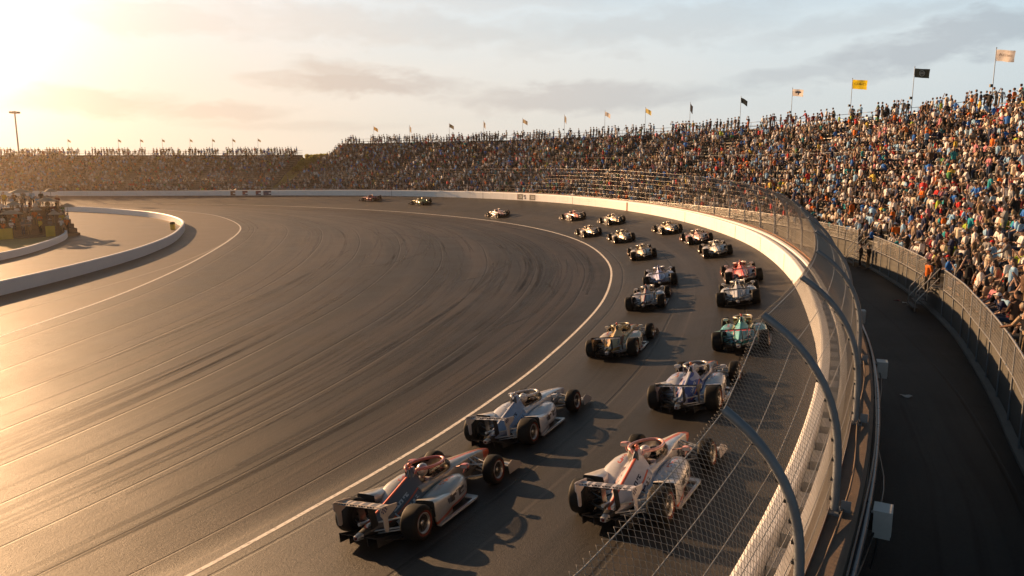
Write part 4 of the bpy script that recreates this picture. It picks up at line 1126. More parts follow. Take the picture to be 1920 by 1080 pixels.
    m = MB(); m.plate([(.37, .22), (.57, .24), (.56, .47), (.37, .46)], 'x', 2.055, 2.075)
    for q, po in ((m, pods[0]), (flip(m), pods[1])): q.build('radiator_inlet', M['cockpit_dark'], po)
    m = MB(); m.plate([(.98, .66), (1.12, .62), (1.08, .50), (.93, .52)], 'y', .245, .275); m.v = [(x + .1, y + .02 * (x - 1), z) for x, y, z in m.v]
    for q in (m, flip(m)): q.build('cover_vent', M['cockpit_dark'], ec)
    # fairings in front of the rear tyres
    m = MB(); rg = []
    for x, y0, y1, zb, zt in ((1.15, .70, .875, .09, .50), (.9, .60, .93, .09, .535), (.62, .52, .965, .09, .58), (.46, .50, .98, .09, .615), (.40, .50, .98, .30, .62)):
        rg.append([(x, y0, zt - .16), (x, y0 + .03, zt - .02), (x, (y0 + y1) / 2, zt), (x, y1 - .03, zt), (x, y1, zt - .05), (x, y1, zb), (x, y1 - .05, zb), (x, y1 - .06, zt - .16)])
    m.loft(rg, 0, mcap=1)
    for q in (m, flip(m)): q.build('wheel_fairing', [P0, M['cockpit_dark']], root)
    # floor, edges, diffuser
    hf = [(2.22, .0), (2.22, .50), (2.12, .66), (2.02, .95), (.52, .985), (.44, .60), (-.15, .60), (-.2, .0)]
    m = MB(); m.plate(hf + [(x, -y) for x, y in hf[-2:0:-1]], 'z', .035, .062); m.build('floor', M['carbon'], root)
    m = MB(); m.plate([(2.06, .66), (2.02, .955), (1.92, .985), (.50, 1.0), (.50, .945), (1.86, .925), (1.90, .70)], 'z', .066, .105)
    for q in (m, flip(m)): q.build('floor_edge', P0, root)
    m = MB(); g = []
    for x, z, w in ((-.05, .07, .55), (-.35, .11, .54), (-.62, .20, .50), (-.80, .31, .47)): g.append([(x, -w, z), (x, w, z), (x, w, z + .015), (x, -w, z + .015)])
    m.loft(g, 0, smooth=False)
    for y in (-.46, -.22, .22, .46): m.plate([(-.05, .05), (-.80, .14), (-.80, .33), (-.05, .10)], 'y', y - .006, y + .006)
    m.build('diffuser', M['carbon'], root)
    # gearbox, crash structure, rain light
    m = MB(); m.loft([superring(x, -w, w, z0, z1, 12, 3.5) for x, w, z0, z1 in ((.1, .19, .12, .44), (-.2, .15, .14, .42), (-.5, .11, .18, .38), (-.72, .085, .22, .36))], 0); gb = m.build('gearbox', M['dark_metal'], root)
    m = MB(); m.loft([superring(x, -w, w, z0, z1, 12, 4) for x, w, z0, z1 in ((-.68, .085, .22, .36), (-.78, .075, .24, .35), (-.86, .06, .255, .34))], 0); m.build('crash_structure', M['light_metal'], gb)
    m = MB(); m.box((-.872, 0, .30), (.024, .05, .05)); m.build('tail_light', M['tail_light'], gb)
    m = MB()
    for sg in (1, -1): m.tube([(-.35, .07 * sg, .42), (-.62, .10 * sg, .46)], .035, 8)
    m.build('exhaust', M['light_metal'], root)
    # rear wing
    def foil(x0, ch, z, th, up):
        o = []
        for k in range(9):
            f = k / 8; o.append((x0 - ch * f, z + th * math.sin(math.pi * min(1, f * 1.15) ** .7) * .9 + up * f))
        for k in range(7, 0, -1):
            f = k / 8; o.append((x0 - ch * f, z - th * .35 * math.sin(math.pi * f) + up * f))
        return o
    m = MB(); o_ = foil(-.28, .36, .77, .03, .05); m.loft([[(x, y, z) for x, z in o_] for y in (-.565, 0, .565)], 0); wing = m.build('rear_wing', P0, root)
    m = MB(); o_ = foil(-.62, .11, .85, .012, .06); m.loft([[(x, y, z) for x, z in o_] for y in (-.56, 0, .56)], 0); m.build('wing_flap', P0, wing)
    m = MB()
    for i, y in enumerate(np.linspace(-.42, .42, 13)): m.box((-.732, y, .895), (.004, .045 if i % 3 else .025, .022), 0)
    m.build('wing_lettering', P0, wing)
    ep = [(-.24, .82), (-.66, .90), (-.745, .895), (-.75, .75), (-.69, .68), (-.67, .42), (-.61, .38), (-.56, .40), (-.55, .66), (-.38, .70), (-.26, .75)]
    m = MB(); m.plate(ep, 'y', .566, .584)
    for q in (m, flip(m)):
        e_ = q.build('end_plate', P0, wing); sg = 1 if q is m else -1
        c = MB()
        for a_ in range(5):
            for b_ in range(3):
                if (a_ + b_) % 2: c.box((-.66 - .0 + a_ * .036 - .05, .5865 * sg, .855 - b_ * .036), (.033, .004, .033))
        c.build('plate_pattern', M['banner_navy'], e_)
    m = MB()
    for y in (-.13, .13): m.plate([(-.40, .78), (-.58, .78), (-.52, .34), (-.34, .36)], 'y', y - .008, y + .008)
    m.build('wing_pylon', M['carbon'], wing)
    # front wing
    m = MB()
    for x0, ch, z, up, y1 in ((4.12, .30, .115, .02, .95), (3.84, .20, .15, .06, .93), (3.68, .14, .215, .06, .92)):
        o_ = foil(x0, ch, z, .018, up)
        for sg in (1, -1):
            ys = (0.0 if x0 > 4 else .20, .5, y1); m.loft([[(x - .10 * (y / y1) ** 2, y * sg, zz + .0 * y) for x, zz in o_] for y in ys], 0)
    fw = m.build('front_wing', P0, root)
    m = MB(); m.plate([(4.10, .06), (3.46, .06), (3.44, .30), (3.62, .34), (3.98, .20)], 'y', .955, .972)
    for q in (m, flip(m)): q.build('end_plate', P0, fw)
    m = MB()
    for y in (-.07, .07): m.plate([(3.98, .13), (3.80, .14), (3.78, .30), (3.94, .32)], 'y', y - .007, y + .007)
    m.build('wing_pylon', M['carbon'], fw)
    # suspension
    def arms(pts, r=.016):
        q = MB()
        for a_, b_ in pts: q.tube([a_, b_], r, 6)
        return q
    fr = arms([((2.72, .22, .50), (2.98, .70, .44)), ((3.22, .17, .50), (3.02, .70, .44)), ((2.68, .22, .20), (2.98, .70, .22)), ((3.26, .15, .20), (3.02, .70, .22)), ((2.98, .18, .56), (3.0, .68, .24)), ((3.30, .16, .34), (3.12, .70, .33))], .017)
    rr = arms([((.42, .20, .40), (.03, .64, .46)), ((-.30, .12, .40), (-.03, .64, .46)), ((.42, .22, .18), (.03, .64, .22)), ((-.36, .12, .20), (-.03, .64, .22)), ((.12, .18, .42), (.0, .62, .26)), ((-.45, .10, .28), (-.14, .62, .30))], .018)
    for q in (fr, flip(fr), rr, flip(rr)): q.build('wishbones', M['dark_metal'] if q is rr else M['light_metal'], root)
    # mirrors
    for sg in (1, -1):
        q = MB(); q.loft([superring(x, .60 * 1, .60 + w, z0, z1, 10, 3) for x, w, z0, z1 in ((1.98, .20, .70, .79), (2.04, .21, .69, .80), (2.12, .17, .71, .785))], 0)
        q.tube([(2.03, .70, .70), (2.0, .66, .60)], .012, 6); q.tube([(2.06, .62, .74), (2.12, .34, .66)], .010, 6)
        q = q if sg > 0 else flip(q); mo = q.build('mirror', P0, root)
        q = MB(); q.box((1.977, .70 * sg, .745), (.006, .16, .065)); q.build('mirror_glass', M['light_metal'], mo)
    # wheels
    def wheel(x, sg, Rr, w, yo):
        yi = yo - w
        wh = empty('wheel', (x, 0, Rr)); wh.parent = root
        prof_ = [(yi + .02, .19), (yi, .24), (yi + .004, Rr - .05), (yi + .03, Rr - .012), (yi + .07, Rr), (yo - .07, Rr), (yo - .03, Rr - .012), (yo - .004, Rr - .05), (yo - .001, Rr - .062), (yo, .245), (yo - .02, .205), (yo - .05, .19)]
        q = MB(); q.lathe(prof_, 36, axis='y', mats=[0, 0, 0, 0, 0, 0, 0, 0, 0, 1, 0]); 
        # red band only in the middle of the outer sidewall
        if sg < 0: q = flip(q)
        q.build('tyre', [M['rubber'], M['rubber_red']], wh)
        q = MB(); q.lathe([(yi + .02, .195), (yi + .10, .17), (yo - .12, .17), (yo - .05, .192), (yo - .012, .205), (yo - .014, .185), (yo - .05, .170), (yo - .085, .07), (yo - .05, .055), (yo - .045, 0)], 28, axis='y', mats=[0, 0, 0, 1, 1, 1, 0, 0, 1])
        for k in range(10):
            t = 2 * math.pi * k / 10; rt = Matrix.Rotation(-t, 3, 'Y')
            q.box(rt @ Vector((.118, yo - .062, 0)), (.115, .022, .026), 0, rt)
        q.lathe([(yi + .02, .195), (yi + .05, .02)], 20, axis='y', m=0)
        if sg < 0: q = flip(q)
        q.build('rim', [M['rim'], M['rim_ring']], wh)
    for x, Rr, w, yo in ((0, .345, .375, 1.0), (3.0, .33, .29, .97)):
        for sg in (1, -1): wheel(x, sg, Rr, w, yo)
    return root
def liv(name, base, cover, accent, wing, halo, pod=None, edge=None, spine=None, **k):
    ink = (.03, .03, .05) if sum(cover) > .35 else (.5, .48, .46)
    return dict(base=paint(name + '_base', base, kind='base', ac=accent, **k), cover=paint(name + '_cover', cover, kind='cover', spine=spine, ac=accent if sum(accent) > .3 else (.5, .5, .5), ink=ink, **k), accent=paint(name + '_accent', accent, metal=.05), wing=paint(name + '_wing', wing, metal=.05, rough=.5, coat=.15, kind='wing', ac=accent if name == 'teal' else (.10, .10, .12)), plate=paint(name + '_plate', [x * .8 for x in wing], metal=.05, rough=.5, coat=.1), halo=paint(name + '_halo', halo, metal=.05), pod=paint(name + '_pod', pod or base, kind='pod', ac=accent, **k), edge=paint(name + '_edge', edge or (.4, .4, .4)))
WH = (.62, .60, .58)
LIV = {
 'A': liv('champagne', (.34, .29, .24), (.11, .105, .11), (.55, .10, .04), (.50, .43, .37), (.50, .13, .10), (.44, .43, .41), metal=.4),
 'B': liv('silver_blue', (.54, .54, .57), (.26, .33, .46), (.30, .30, .36), (.42, .41, .42), (.56, .54, .53), (.60, .60, .63), metal=.2),
 'C': liv('white_orange', (.60, .57, .56), (.55, .53, .56), (.62, .12, .05), (.52, .50, .54), (.60, .27, .22), (.60, .58, .58)),
 'D': liv('blue_white', (.12, .13, .22), (.022, .05, .26), (.55, .15, .04), (.03, .03, .035), (.36, .36, .38), (.56, .56, .58), c2=(.30, .33, .48), spine=(.55, .54, .56)),
 'E': liv('gold', (.48, .36, .16), (.52, .36, .14), (.55, .035, .02), (.035, .02, .02), (.52, .44, .28), (.60, .53, .42), spine=(.60, .47, .26)),
 'F': liv('teal', (.40, .36, .12), (.05, .30, .32), (.55, .035, .02), (.03, .03, .03), (.55, .50, .36), (.26, .48, .48), c2=(.08, .36, .38), spine=(.04, .22, .24)),
 'G': liv('white_dark', (.42, .40, .40), (.20, .20, .22), (.36, .10, .07), (.03, .03, .03), (.55, .52, .50), (.50, .48, .50)),
 'H': liv('silver', (.40, .41, .42), (.30, .31, .33), (.20, .20, .22), (.04, .04, .045), (.55, .54, .52), (.55, .56, .57)),
 'I': liv('white_violet', (.52, .52, .62), (.30, .32, .55), (.06, .08, .35), (.06, .06, .08), (.55, .54, .60), (.56, .56, .64)),
 'J': liv('red', (.50, .07, .05), (.58, .06, .04), (.55, .05, .03), (.30, .05, .05), (.60, .36, .32), (.55, .40, .38)),
 'K': liv('tan_white', (.50, .43, .33), (.52, .34, .18), (.50, .38, .26), (.16, .10, .07), (.50, .44, .36), (.60, .57, .53)),
 'L': liv('plain_white', (.58, .56, .53), (.55, .52, .48), (.52, .47, .40), (.10, .10, .10), (.60, .56, .50), WH),
 'M': liv('white_pink', (.56, .50, .47), (.48, .20, .18), (.52, .40, .32), (.30, .16, .14), (.60, .52, .44), (.60, .57, .55), c2=(.45, .16, .14)),
 'N': liv('tan', (.46, .36, .24), (.46, .30, .18), (.50, .36, .22), (.22, .17, .12), (.55, .44, .30), (.50, .45, .38)),
 'O': liv('cream_gold', (.44, .38, .26), (.40, .33, .20), (.50, .40, .24), (.30, .28, .25), (.50, .44, .30), (.50, .46, .38)),
 'P': liv('brown_white', (.44, .32, .22), (.42, .26, .15), (.50, .36, .22), (.36, .34, .32), (.50, .40, .28), (.48, .44, .40)),
 'Q': liv('beige', (.50, .42, .32), (.50, .36, .24), (.52, .40, .28), (.28, .26, .24), (.55, .45, .34), (.54, .50, .44)),
 'R': liv('scarlet_white', (.52, .30, .27), (.55, .09, .07), (.55, .10, .06), (.34, .30, .30), (.55, .30, .26), (.48, .44, .44)),
 'S': liv('pink_white', (.54, .44, .46), (.50, .26, .30), (.55, .45, .42), (.24, .20, .20), (.55, .45, .45), (.56, .50, .52)),
 'T': liv('olive_yellow', (.36, .32, .08), (.40, .36, .10), (.30, .26, .08), (.05, .05, .03), (.40, .34, .12), (.38, .34, .10)),
 'U': liv('deep_red', (.42, .06, .04), (.48, .07, .05), (.40, .05, .03), (.12, .03, .03), (.45, .09, .06), (.42, .07, .05)),
}
CARS = [('A', 30.4, 3.53, .04, 'champagne silver race car with pink halo, nearest on the inside line', 'A'),
 ('B', 35.8, 3.07, -.02, 'silver and pale blue race car just ahead of the champagne one', 'B'),
 ('C', 32.3, 7.74, -.03, 'white race car with orange stripe and halo, nearest the fence', 'C'),
 ('D', 38.9, 7.22, -.05, 'white race car with blue engine cover and black rear wing', 'D'),
 ('E', 45.3, 3.39, -.05, 'gold race car with cream side pods and a red roof camera', 'E'),
 ('F', 45.4, 8.10, -.04, 'teal race car with a red roof camera beside the fence', 'F'),
 ('G', 54.8, 3.39, -.03, 'white race car with dark grey engine cover ahead of the gold one', 'G'),
 ('H', 53.4, 7.87, -.02, 'silver race car close behind the red one', 'H'),
 ('I', 61.3, 3.85, 0, 'white and violet race car with dark blue roof camera', 'I'),
 ('J', 58.9, 8.35, .03, 'bright red race car with white side pods', 'J'),
 ('K', 74.4, 3.33, 0, 'white race car with tan engine cover alone on the inside line', 'K'),
 ('L', 69.4, 7.99, 0, 'plain white race car ahead of the red one, close to the white wall', 'L'),
 ('M', 76.9, 8.15, 0, 'white and pink race car tucked just ahead of the plain white one', 'M'),
 ('N', 85.3, 7.80, 0, 'tan race car leading the group beside the white wall', 'N'),
 ('O', 86.2, 3.64, 0, 'cream and gold race car on the inside line behind the brown one', 'O'),
 ('P', 94.5, 2.45, 0, 'brown and white race car closest to the white line in mid turn', 'P'),
 ('Q', 98.5, 6.51, 0, 'beige race car right behind the scarlet and white one', 'Q'),
 ('R', 107.5, 5.58, 0, 'scarlet and white race car ahead of the beige one', 'R'),
 ('S', 123.7, 2.93, 0, 'pink and white race car alone between the pack and the leaders', 'S'),
 ('T', 149.0, 5.91, 0, 'olive yellow race car second in the lead at the far wall', 'T'),
 ('U', 163.3, 7.12, 0, 'deep red race car leading along the far wall', 'U')]
SLOT = {'nose_and_tub': 'base', 'engine_cover': 'cover', 'airbox': 'cover', 'roof_camera': 'accent', 'halo': 'halo', 'side_pod': 'pod', 'wheel_fairing': 'pod', 'floor_edge': 'edge', 'rear_wing': 'wing', 'wing_flap': 'wing', 'wing_lettering': 'accent2', 'end_plate': 'plate', 'front_wing': 'edge', 'mirror': 'halo'}
car0 = make_car()
# driver: a seated person wearing a helmet
DJ, dbody, dshirt, dtr = person_meshes('drive', .016)
def driver(first=[None]):
    if first[0] is None:
        o = link('person', dbody); setm(o, M['skin0']); s_ = link('racing_suit', dshirt, o); t_ = link('trousers', dtr, o)
        q = MB(); q.ball((0, 0, 0), .135, 0, 20, (1.08, .92, 1.02)); h = q.build('helmet', P0, o, DJ['hd'] + Vector((.01, 0, .02)))
        q = MB(); g = []
        for z in (-.035, .0, .04):
            k = math.sqrt(max(0, 1 - (z / .138) ** 2)); g.append([(.149 * k * math.cos(t), .1275 * k * math.sin(t), z) for t in np.linspace(-1.15, 1.15, 12)])
        q.loft(g, 0, caps=False, closed=False); q.build('visor', M['eye_dark'], h)
        first[0] = o; return o
    return copy_tree(first[0])
def dress(c, L):
    for p in kids(c):
        nm = p.name.split('.')[0]
        if nm in SLOT: setm(p, L[SLOT[nm]])
        for q in kids(p):
            n2 = q.name.split('.')[0]
            if n2 in SLOT: setm(q, L[SLOT[n2]])
EDGE_ = {'A': (.2, .2, .2), 'E': (.42, .4, .36)}
HELM = {'A': 'white_orange', 'B': 'silver_blue'}
cars = {}
for i, (k, s0, d0, yaw, label, lv) in enumerate(CARS):
    c = car0 if i == 0 else copy_tree(car0); cars[k] = c
for k, s0, d0, yaw, label, lv in CARS:
    c = cars[k]; p = Vector(P3(s0, d0)); hd = TR.head(s0) + yaw
    sl = float(slope(s0)); nrm = np.array([np.interp(s0, TR.S, TR.N[:, 0]), np.interp(s0, TR.S, TR.N[:, 1])])
    up = Vector((-nrm[0] * sl, -nrm[1] * sl, 1)).normalized()
    fx = Vector((math.cos(hd), math.sin(hd), 0)); fx = (fx - up * fx.dot(up)).normalized(); fy = up.cross(fx)
    mt = Matrix((fx, fy, up)).transposed().to_4x4(); mt.translation = p + up * .002
    c.matrix_world = mt; dress(c, dict(LIV[lv], accent2=M['banner_black'] if k != 'F' else LIV[lv]['accent'])); tag(c, label, 'race car', 'open-wheel race cars on the banked track')
    if k in 'ABCDEFGHIJKL':
        d = driver(); d.matrix_world = mt @ Matrix.Translation((1.66, 0, -.40))
        for q in kids(d):
            n_ = q.name.split('.')[0]
            if n_ == 'helmet': setm(q, LIV[lv]['halo' if k not in 'AC' else 'pod'])
            if n_ in ('racing_suit',): setm(q, M['cloth_' + ('black' if k in 'BDFH' else 'white')])
            if n_ == 'trousers': setm(q, M['trouser_black'])
        tag(d, 'helmeted driver seated in the ' + label.split(' race car')[0] + ' race car' + {'A': '', 'C': ' with orange stripe', 'D': ' with blue engine cover', 'G': ' with dark grey engine cover', 'H': '', 'K': ' with tan engine cover', 'L': ''}.get(k, ''), 'person', 'race car drivers')
# ------------------------------------------------------------------ flags along the top of the stand
def flagpole(u, ztop, col, label, shape='full', text=None, emblem=None, st=ST1, fs=1.0):
    u = u + st.shift * (u - st.s0) / (st.s1 - st.s0 - st.shift) 
    p = st.pt(u, st.depth + .12, 0); t = tag(empty('flagpole', (p[0], p[1], st.tread(st.rows - 1)[1] - .5)), label, 'flag', 'flags along the top of the stands')
    zt = ztop - t.location.z
    m = MB(); m.tube([(0, 0, 0), (0, 0, zt)], [.045, .03], 7); m.ball((0, 0, zt + .03), .06); m.build('pole', M['galv'], t)
    m = MB(); m.box((-.2, 0, zt * .44), (.22, .2, .28)); m.tube([(0, 0, zt * .44), (-.3, 0, zt * .44)], .03, 5); m.build('loudspeaker', [M['dark_metal']], t)
    W, H_ = (1.55 * fs, .95 * fs) if shape == 'full' else ((1.0 * fs, .8 * fs) if shape == 'half' else (.36 * fs, 1.25 * fs))
    nu, nv = 14, 8; V = []; C_ = []
    for i in range(nu + 1):
        for j in range(nv + 1):
            a_, b_ = i / nu, j / nv
            x = .05 + W * a_; y = .14 * math.sin(a_ * 7 + u) * a_ + .05 * math.sin(b_ * 4 + a_ * 5); z = zt - .12 - H_ * b_ - (.30 if shape == 'full' else .55 if shape == 'half' else .5) * a_ ** 1.3 * (.35 if shape == 'full' else 1) * fs
            V.append((x, y, z)); C_.append((*col, 1))
    F = [(i * (nv + 1) + j, (i + 1) * (nv + 1) + j, (i + 1) * (nv + 1) + j + 1, i * (nv + 1) + j + 1) for i in range(nu) for j in range(nv)]
    fl = np_mesh('flag', V, F, M['flag_cloth'], t, True, None, C_)
    def onflag(a_, b_):                                # point on the flag's camera side
        x = .05 + W * a_; y = .14 * math.sin(a_ * 7 + u) * a_ + .05 * math.sin(b_ * 4 + a_ * 5); z = zt - .12 - H_ * b_ - .30 * .35 * a_ ** 1.3 * fs
        return (x, y - .012, z)
    if text:
        cu = bpy.data.curves.new('t', 'FONT'); cu.body = text; cu.size = 1.; cu.align_x = 'CENTER'; cu.align_y = 'CENTER'
        o = bpy.data.objects.new('t', cu); COL.objects.link(o); dg = bpy.context.evaluated_depsgraph_get(); dg.update()
        me = bpy.data.meshes.new_from_object(o.evaluated_get(dg), depsgraph=dg); bpy.data.objects.remove(o)
        xs = [v.co.x for v in me.vertices]; w = max(xs) - min(xs); ys = [v.co.y for v in me.vertices]; h = max(ys) - min(ys)
        for v in me.vertices: v.co = onflag(.52 + v.co.x / w * .78, .45 - v.co.y / h * .24)
        me.materials.clear(); me.materials.append(M[emblem or 'banner_red']); link('flag_lettering', me, fl)
    elif emblem == 'ring':
        m = MB()
        for r0, r1 in ((.26, .31),):
            k = 24; vs = [onflag(.5 + r * math.cos(2 * math.pi * i / k) * .62, .5 + r * math.sin(2 * math.pi * i / k)) for r in (r0, r1) for i in range(k)]
            m.add(vs, [(i, (i + 1) % k, k + (i + 1) % k, k + i) for i in range(k)])
        for b_ in (.42, .50, .58): m.add([onflag(.36, b_ - .02), onflag(.64, b_ - .02), onflag(.64, b_ + .02), onflag(.36, b_ + .02)], [(0, 1, 2, 3)])
        m.build('flag_emblem', M['paper'], fl)
    elif emblem == 'tree':
        m = MB()
        for a0, a1, b0, b1 in ((.22, .78, .30, .42), (.35, .65, .25, .55), (.46, .56, .5, .8), (.25, .4, .42, .55), (.6, .75, .42, .5)): m.add([onflag(a0, b0), onflag(a1, b0), onflag(a1, b1), onflag(a0, b1)], [(0, 1, 2, 3)])
        m.build('flag_emblem', M['rust'], fl)
    return t
WHF, BLK, YEL = (.62, .58, .57), (.015, .02, .022), (.60, .46, .02)
flagpole(89.0, 19.1, WHF, 'large white flag with red lettering on the tallest looking pole at the photo edge', 'full', 'Acctec', 'banner_red', fs=1.15)
flagpole(96.8, 18.8, BLK, 'black flag with a pale ring emblem', 'full', None, 'ring', fs=1.05)
flagpole(103.8, 18.7, YEL, 'bright yellow flag with dark lettering', 'full', 'O&O', 'leaf', fs=1.2)
flagpole(111.4, 18.6, WHF, 'white flag with a brown tree-like emblem', 'full', None, 'tree')
for u, zt, c, sh, lb_ in ((118.6, 18.3, BLK, 'half', 'small black flag drooping on its pole, next beyond the white emblem flag'), (126.1, 18.2, (.05, .05, .06), 'limp', 'dark flag hanging limp between the drooping black and pale yellow flags'), (133.5, 18.1, (.55, .45, .18), 'half', 'pale yellow flag drooping on a pole above the turn'), (141.4, 18.1, (.5, .46, .44), 'half', 'whitish drooping flag next to the pale yellow one'), (149.2, 17.9, (.42, .36, .3), 'limp', 'beige flag hanging limp on a pole above mid turn'), (157.2, 17.7, (.34, .28, .2), 'half', 'light brown drooping flag beyond the limp beige one'), (164.9, 17.6, (.45, .4, .36), 'limp', 'thin pale flag hanging limp between two drooping brown flags'), (172.2, 17.4, (.10, .09, .07), 'half', 'dark brown drooping flag over the far end of the curved stand'), (180.4, 17.2, (.42, .34, .28), 'limp', 'faint limp flag second from the end of the curved stand'), (188.1, 17.3, (.36, .24, .10), 'half', 'tawny drooping flag nearest the grassy gap between the stands')):
    flagpole(u, zt, c, lb_, sh)
for i, u in enumerate((209, 213.9, 218.2, 223.1, 229.2, 234.5, 239.9, 252)):
    flagpole(u, 14.6, (.2, .16, .11), 'tiny flag over the straight stand, ' + ('nearest to the grassy gap' if i == 0 else ORD[i] + ' from the grassy gap'), 'half', st=ST2, fs=.65)

# ------------------------------------------------------------------ trees, bank of grass, floodlight mast
def crown(m, c, rad, n, leaf, seed, flat=.8):
    g = np.random.default_rng(seed); cl = []
    for _ in range(max(5, n // 130)):
        v = g.normal(size=3); v /= np.linalg.norm(v); cl.append(np.array(c) + v * np.array((rad, rad, rad * flat)) * g.uniform(.35, .9))
    for i in range(n):
        q = cl[g.integers(len(cl))]; v = g.normal(size=3); v /= np.linalg.norm(v); p = q + v * rad * .38 * g.uniform(.4, 1.05) ** .6
        a_ = g.normal(size=3); a_ /= np.linalg.norm(a_); b_ = np.cross(a_, g.normal(size=3)); b_ /= np.linalg.norm(b_); l_ = leaf * g.uniform(.6, 1.3)
        m.add([p - a_ * l_, p + b_ * l_ * .5, p + a_ * l_, p - b_ * l_ * .5], [(0, 1, 2, 3)], int(g.integers(2)))
def tree(x, y, h, rad, label, seed, mats, z0=-.3, group=None):
    t = tag(empty('leafy_tree', (x, y, z0)), label, 'tree', group); g = random.Random(seed)
    m = MB(); m.tube([(0, 0, 0), (.1, .05, h * .3), (.0, .1, h * .6), (.1, 0, h * .85)], [.32, .24, .15, .05], 8)
    for k in range(6):
        a_ = g.uniform(0, 6.28); b0 = h * g.uniform(.3, .6); m.tube([(.05, .05, b0), (rad * .4 * math.cos(a_), rad * .4 * math.sin(a_), b0 + h * .14), (rad * .75 * math.cos(a_), rad * .75 * math.sin(a_), b0 + h * .25)], [.12, .07, .03], 5)
    m.build('trunk', M['bark'], t)
    m = MB(); crown(m, (0, 0, h - rad * .85), rad, 2600, .34, seed); m.build('crown', mats, t, fix=False)
for i, (x, y, h, rad, lb_) in enumerate(((-163, 250, 13.6, 5.0, 'round dark tree top highest above the straight stand'), (-156, 255, 12.6, 4.5, 'dark tree top just beside the highest one above the straight stand'), (-150, 252, 13.2, 4.2, 'smaller dark tree top at the end of the group above the straight stand'))):
    tree(x, y, h, rad, lb_, 30 + i, [M['leaf'], M['hedge']], group='trees behind the straight stand')
# grass bank filling the wedge between the two stands
g = []
for D in np.linspace(.2, 40, 28):
    zb = ST1.z0 + .30 + min(D, 14) * .52 - max(0, D - 24) * .1; a_ = ST2.pt(200.1, min(D, 16), 0) if D <= 16 else ST2.pt(200.1, 16, 0) + (ST2.pt(200.1, 16, 0) - ST2.pt(200.1, 12, 0)) * (D - 16) / 4.; b_ = ST1.pt(199.0, D, 0)
    g.append([(*(a_[:2] * (1 - k) + b_[:2] * k), zb - .35 + .25 * math.sin(k * 9 + D) * min(1, D / 4)) for k in np.linspace(-.02, 1.04, 12)])
tag(sheet('grass_bank', np.array(g), M['bank_grass']), kind='structure')
def gp(D, k):
    a_ = ST2.pt(200.1, D, 0); b_ = ST1.pt(199.0, D, 0); return a_[:2] * (1 - k) + b_[:2] * k
for i, (D, k, h, rad, lb_) in enumerate(((18, .35, 1.9, 1.6, 'sunlit yellow-green bush on top of the bank beside the straight stand'), (18.5, .75, 1.7, 1.5, 'broad yellow-green bush on top of the bank beside the curved stand'), (15, .5, 1.6, 1.3, 'low bright bush on the upper slope below the two on top'), (12, .42, 1.8, 1.2, 'small bright bush halfway down the grass bank'), (8.5, .5, 1.5, .95, 'small dark bush low on the grass bank'), (16.5, .15, 1.7, 1.2, 'bright bush pressed against the end of the straight stand'), (13.5, .62, 1.5, 1.1, 'bright bush beside the lower end of the curved stand'), (22, .2, 1.9, 1.6, 'far yellow-green bush behind the end of the straight stand'))):
    q = gp(D, k); tree(q[0], q[1], h, rad, lb_, 50 + i, [M['leaf_gold'], M['leaf_gold'] if i != 4 else M['hedge']], z0=ST1.z0 - .2 + min(D, 14) * .52, group='bushes on the grass bank')
t = tag(empty('floodlight_mast', (-130, 200, -.3)), 'tall floodlight mast standing alone against the glowing sky', 'floodlight')
m = MB(); m.tube([(0, 0, 0), (0, 0, 22)], [.25, .17], 10); m.build('mast', M['galv_post'], t)
m = MB(); m.lathe([(21.8, .2), (21.95, 1.05), (22.1, 1.1), (22.2, .3), (22.3, 0)], 16, axis='z'); m.build('lamp_ring', M['galv_post'], t)
for k in range(10):
    a_ = 2 * math.pi * k / 10; q = MB(); q.box((1.05 * math.cos(a_), 1.05 * math.sin(a_), 21.9), (.4, .4, .45), 0, Matrix.Rotation(a_, 3, 'Z')); q.build('lamp_head', M['galv_post'], t)

# ------------------------------------------------------------------ infield spectators on a small terrace, sun shades
BX, BY = -52.0, 81.5; BR = math.atan2(-.62, .78)      # faces the pit wall
terr = tag(empty('infield_terrace', (BX, BY, .0), BR), 'small wooden spectator terrace behind the short white wall', 'terrace')
m = MB()
for k in range(7): m.box((-.75 * k - .4, 0, (.25 + .48 * k) / 2 + .01), (.74, 9.0, .25 + .48 * k))
m.build('deck', M['wall_top_concrete'], terr)
m = MB()
for y in (-4.4, 0, 4.4): m.tube([(-5.2, y, 3.0), (-5.2, y, 4.2)], .03, 6)
m.tube([(-5.2, -4.4, 4.2), (-5.2, 4.4, 4.2)], .035, 6); m.build('rear_rail', M['galv'], terr)
TM = Matrix.Translation((BX, BY, 0)) @ Matrix.Rotation(BR, 4, 'Z')
HC = ['cream', 'white', 'tan', 'cream', 'white']; k = 0
colr = ['brown', 'tan', 'maroon', 'navy', 'white', 'yellow', 'black', 'grey', 'cream', 'white', 'pale blue', 'orange', 'green']
usedi = set()
for r in range(7):
    ys = [-4.1 + .95 * i + (r % 2) * .4 for i in range(9)]
    for i, y in enumerate(ys):
        if rnd.random() < .14 or k >= 52: continue
        kd = pick([('stand', 4), ('stand_fold', 2), ('stand_brow', 1), ('sit_lean', 1)]); z = .25 + .48 * r + .015
        p = TM @ Vector((-.75 * r - .4 + rnd.uniform(-.1, .1), y + rnd.uniform(-.2, .2), z - (.0)))
        sh = colr[rnd.randrange(len(colr))]; hat = rnd.random() < .75; hc = HC[rnd.randrange(5)]
        o = person(kd if kd.startswith('stand') else 'stand_lean', p, BR + rnd.gauss(0, .5), rnd.choice((0, 0, 1, 2)), sh, rnd.choice(('black', 'khaki', 'denim')), 'hat' if hat else 'cap', hc, rnd.uniform(.95, 1.05))
        lb_ = '%s shirt and %s %s, infield terrace, %s step, %s along it' % (sh, hc, 'sun hat' if hat else 'cap', ORD[r], ORD[i] if i else 'first')
        tag(o, lb_, 'person', 'spectators on the infield terrace'); k += 1
